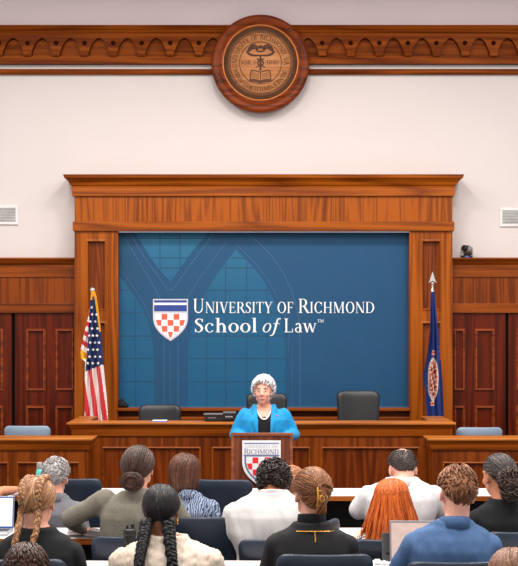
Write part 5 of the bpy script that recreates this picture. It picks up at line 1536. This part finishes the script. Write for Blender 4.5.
# bare crown: trim the shell above it
o = [c for c in r_.children if c.name.startswith('hair')][0]
bm = BM(); bm.from_mesh(o.data); Mi = M_.inverted()
kill = []
for v in bm.verts:
    q = Mi @ v.co; d0 = (q-HC); dd = Vector((d0.x/HR.x, d0.y/HR.y, d0.z/HR.z)).normalized()
    if dd.dot(hd(180,74)) > .80 + .04*noise.noise(q*40) and (q-Vector((0,0,0))).length < .2: kill.append(v)
bmesh.ops.delete(bm, geom=kill, context='VERTS'); bm.to_mesh(o.data); bm.free()
# 11 long red hair, dotted blouse
r_, M_, d_ = person(392, 478, 7.42, 'person with long copper red hair in a black and white dotted blouse', SK_fair, .20, body_px=389, hyaw=0, shirt=('blouse', M_dots), sleeve=1.5, fold=.006, slope=.02, arms={-1: ((-.245,.05,.70),(-.13,.32,.79),(.3,1,-.1)), 1: ((.235,.05,.70),(.13,.32,.79),(-.3,1,-.1))})
fall_hair(r_, M_, H_red, 900, -.275, .048, random.Random(17), k=.018, r=.0044, azr=(62,298), back_push=.055, wave=.009, rand=.034)
# 12 blue polo shirt
r_, M_, d_ = person(457.5, 466, 6.30, 'person with tousled brown hair in a blue polo shirt', SK_pink, .235, body_px=449.5, yaw=-.05, hyaw=9, htilt=5, hpitch=-12, girth=1.1, head_k=1.03, arms={sd: ((sd*.243, .05, .82), (sd*.15, .25, .70), (-sd*.3,1,-.1)) for sd in (-1,1)}, shirt=('polo_shirt', M_bluepolo), sleeve=.95, fold=.009, collar=(M_bluepolo, 5, 0), slope=.03)
short_hair(r_, M_, H_chest, 800, .014, 1.0, .0038, seed=18, messy=.02, topvol=.8, swirl=.12)
# 13 curly greying ponytail, black top
r_, M_, d_ = person(499, 453, 7.42, 'person with a curly dark greying ponytail in a black top at far right', SK_tan, .205, body_px=507, yaw=.05, hyaw=22, hpitch=-6, shirt=('top', M_blacktee), sleeve=1.2, fold=.005, slope=.02)
rnd = random.Random(21); bm = BM(); cap_shell(bm, hairline, 1.04, add=.006)
slick(bm, hd(188,-8), 380, hairline, rnd, .012, .0042, tspread=.15, endk=.02)
finish_hair(bm, M_, H_salt, r_)
bm = BM(); ellip(bm, (-.02,-.135,-.035), (.052,.035,.06))
curls(bm, [((-.022,-.135,-.015),(.056,.04,.058)), ((-.018,-.14,-.075),(.05,.04,.05))], 300, rnd, .014, .0045)
finish_hair(bm, M_, hairmat('hair_curly_dark', (24,17,15), (86,66,56), c3=(120,100,90)), r_, name='ponytail')
# 14 brown head at the bottom right corner
r_, M_, d_ = person(514, 546, 4.9, 'person with smooth brown hair, only the head showing at bottom right corner', SK_fair, .20, hyaw=-5, shirt=('shirt', M_greyjacket), sleeve=.9)
fall_hair(r_, M_, hairmat('hair_mid_brown', (84,52,36), (156,112,88), c3=(190,150,126)), 460, -.13, .008, random.Random(23), k=.010)
# 15 neighbour at far left: bare forearm on the far desk
r_, M_, d_ = person(-42, 455, 9.25, 'person mostly outside the left edge, bare forearm resting on the farthest desk', SK_tan, .2, shirt=('shirt', M_greyjacket), sleeve=.6,
    arms={1: ((.25,.22,.82), (.33,.46,.808), (.15,1,-.05)), -1: ((-.25,.10,.84), (-.12,.42,.81), (.3,1,-.05))})
short_hair(r_, M_, H_brown, 700, .01, .5, .004, seed=25, messy=.1)
# ------------------------------------------------------------------ the speaker
M_blz = plain('bright_blue_blazer', (0,140,196), .75, var=.03, vs=20, sheen=.1); M_blkt = plain('black_knit_top', (26,26,34), .85); M_pearl = plain('pearl', (240,232,222), .25, spec=.6, var=.01)
Ysp = 11.42
r_, M_, d_ = person(263.5, 375.5, Ysp, 'speaker with short white hair in a bright blue blazer and pearls, behind the lectern', SK_pink, .222, slope=-.022, yaw=PI, body_px=264.5, hyaw=-8, hpitch=0, lean=.03, girth=1.12, head_k=1.0, stand=True, shirt=None, trousers=M_blkt,
    arms={sd: ((sd*.262, -.01, 1.08), (sd*.19, .22, 1.085), (-sd*.3,1,-.15)) for sd in (-1,1)})
zs, hx, hy, zc, sh, J = (d_[k] for k in ('zs','hx','hy','zc','sh','J'))
L = d_['lean']; g = 1.12; hw = .222; hip = .90
rings = d_['rings']
def zl(t): return hip+(zs-hip)*t
bm = BM(); loft(bm, rings(.012)); me = organic(bm, .008, 4)
bm = BM(); bm.from_mesh(me); bpy.data.meshes.remove(me)
# scoop neckline
kill = [v for v in bm.verts if v.co.y > -.01 and v.co.z > zs-.035+ (abs(v.co.x-hx*.4)/.075)**2*.06]
bmesh.ops.delete(bm, geom=kill, context='VERTS')
build('black_top', bm, M_blkt, r_, smooth=True)
bm = BM(); loft(bm, rings(.030))
for sd in (-1, 1):
    S_, E_, W_ = sh[sd], J[sd][0], J[sd][1]
    tube(bm, [S_, S_.lerp(E_,.4), E_], [.060,.058,.052], 16); tube(bm, [E_, E_.lerp(W_,.4), E_.lerp(W_,.93)], [.052,.050,.042], 16)
me = organic(bm, .0085, 6)
NR = [v.normal.copy() for v in me.vertices]
for v, n_ in zip(me.vertices, NR):
    p = v.co; v.co = p+n_*(noise.noise(Vector((p.x*11,p.y*11,p.z*6)))*.006+noise.noise(Vector((p.x*26,p.y*20,p.z*12+p.x*16)))*.004)
bm = BM(); bm.from_mesh(me); bpy.data.meshes.remove(me)
def openw(z): return interp([(.8,.052),(zl(.3),.05),(zl(.6),.05),(zl(.85),.052),(zs,.060),(zs+.05,.072),(zs+.1,.09)], z)
kill = [v for v in bm.verts if v.co.y > .015 and abs(v.co.x-hx*.3) < openw(v.co.z)] + [v for v in bm.verts if v.co.z > zs+.062]
bmesh.ops.delete(bm, geom=list(set(kill)), context='VERTS')
o = build('blazer', bm, M_blz, r_, smooth=True); md = o.modifiers.new('s','SOLIDIFY'); md.thickness = .006; md.offset = -1
# lapels
for sd in (-1, 1):
    bm = BM(); pts = [(zs+.070,.066,.100),(zs+.035,.064,.108),(zs-.02,.060,.120),(zs-.08,.056,.106),(zs-.16,.054,.080),(zs-.24,.052,.058)]
    A_ = []
    for z, a, b in pts:
        yy = interp([(hip,.165),(zl(.65),.174),(zl(.83),.166),(zl(.96),.130),(zs+.02,.100),(zs+.07,.055)], z)
        A_.append([bm.verts.new((hx*.3+sd*x, yy+.006-(x-.055)*.55, z)) for x in (a, (a+b)/2, b)])
    for p, q in zip(A_, A_[1:]):
        for i in range(2): bm.faces.new((p[i], p[i+1], q[i+1], q[i]))
    o = build('lapel', bm, M_blz, r_, smooth=True); md = o.modifiers.new('s','SOLIDIFY'); md.thickness = .004
# pearls
bm = BM(); n = 34
for i in range(n):
    t = -1+2*i/(n-1); x = hx*.4+.064*t*(1.06-.06*t*t); zz = zs+.045-.10*(1-t*t)**.75
    yy = interp([(zs-.06,.152),(zs-.02,.128),(zs+.03,.088),(zs+.05,.05)], zz) - .25*abs(t)**3*.1
    ellip(bm, (x, yy, zz), (.0075,.0075,.0075), u=10, v=8)
tube(bm, [(hx*.4+.064*t*(1.06-.06*t*t), interp([(zs-.06,.152),(zs-.02,.128),(zs+.03,.088),(zs+.05,.05)], zs+.045-.10*(1-t*t)**.75)-.025*abs(t)**3, zs+.045-.10*(1-t*t)**.75) for t in [-1+2*i/40 for i in range(41)]], .003, 6, cap=False)
build('pearl_necklace', bm, M_pearl, r_, smooth=True, label='pearl necklace')
bm = BM(); px_ = -.112; pz = zs-.035
ellip(bm, (px_, .118, pz-.006), (.014,.006,.009), u=12, v=8); ellip(bm, (px_+.001, .121, pz+.006), (.009,.006,.009), mi=1, u=12, v=8)
build('lapel_pin', bm, [M_pearl, plain('pin_red', (206,40,60), .4)], r_, smooth=True, label='small red and white lapel pin')
# short full white hair
rnd = random.Random(31); bm = BM()
def lim_sp(az):
    a = abs(((az+180) % 360)-180); return interp([(0,52),(30,48),(52,26),(66,6),(80,-8),(100,-16),(130,-36),(180,-46)], a)
cap_shell(bm, lim_sp, 1.05, add=.016)
for _ in range(520):
    az = rnd.uniform(0,360); lo = lim_sp(az); el = lo+(88-lo)*rnd.random()
    d = hd(az, el); t = (d-hd(180,70)*.6+Vector((rnd.uniform(-1,1),rnd.uniform(-1,1),rnd.uniform(-1,1)))*.5); t = (t-d*t.dot(d)).normalized()
    L_ = rnd.uniform(.25,.5)
    pts = [surf((d+t*L_*q/6).normalized(), 1.04, .012+.016*math.sin(q/6*PI*.85)+rnd.uniform(-.001,.001)) for q in range(7)]
    if max(p.y for p in pts) > .08 and min(p.z for p in pts) < .062: continue
    lock(bm, pts, .0065*rnd.uniform(.7,1.2))
curls(bm, [((0,-.012,.040),(.092,.102,.096))], 90, rnd, .014, .005)
bad = [v for v in bm.verts if (v.co.y > .045 and v.co.z < .060+.012*noise.noise(v.co*60)) or v.co.z < -.085]
bmesh.ops.delete(bm, geom=bad, context='VERTS')
finish_hair(bm, M_, H_white, r_)
# ================================================================== LIGHT
def area(name, loc, size, power, col=(1,.96,.92), rot=(0,0,0), sy=None):
    l = bpy.data.lights.new(name, 'AREA'); l.energy = power; l.color = col; l.size = size
    if sy: l.shape = 'RECTANGLE'; l.size_y = sy
    o = bpy.data.objects.new(name, l); COL.objects.link(o); o.location = loc; o.rotation_euler = rot
    return o
zl = ZC-.06
for x in (-2.6, 0, 2.6):
    area('ceiling_lamp', (x, 11.2, zl), .9, 105)
    area('ceiling_lamp', (x, 8.6, zl), .9, 125)
    area('ceiling_lamp', (x, 5.6, zl), .9, 125)
w = bpy.data.worlds.new('room_light'); scene.world = w; w.use_nodes = True
bg = w.node_tree.nodes['Background']; bg.inputs[0].default_value = (1, .97, .95, 1); bg.inputs[1].default_value = .8
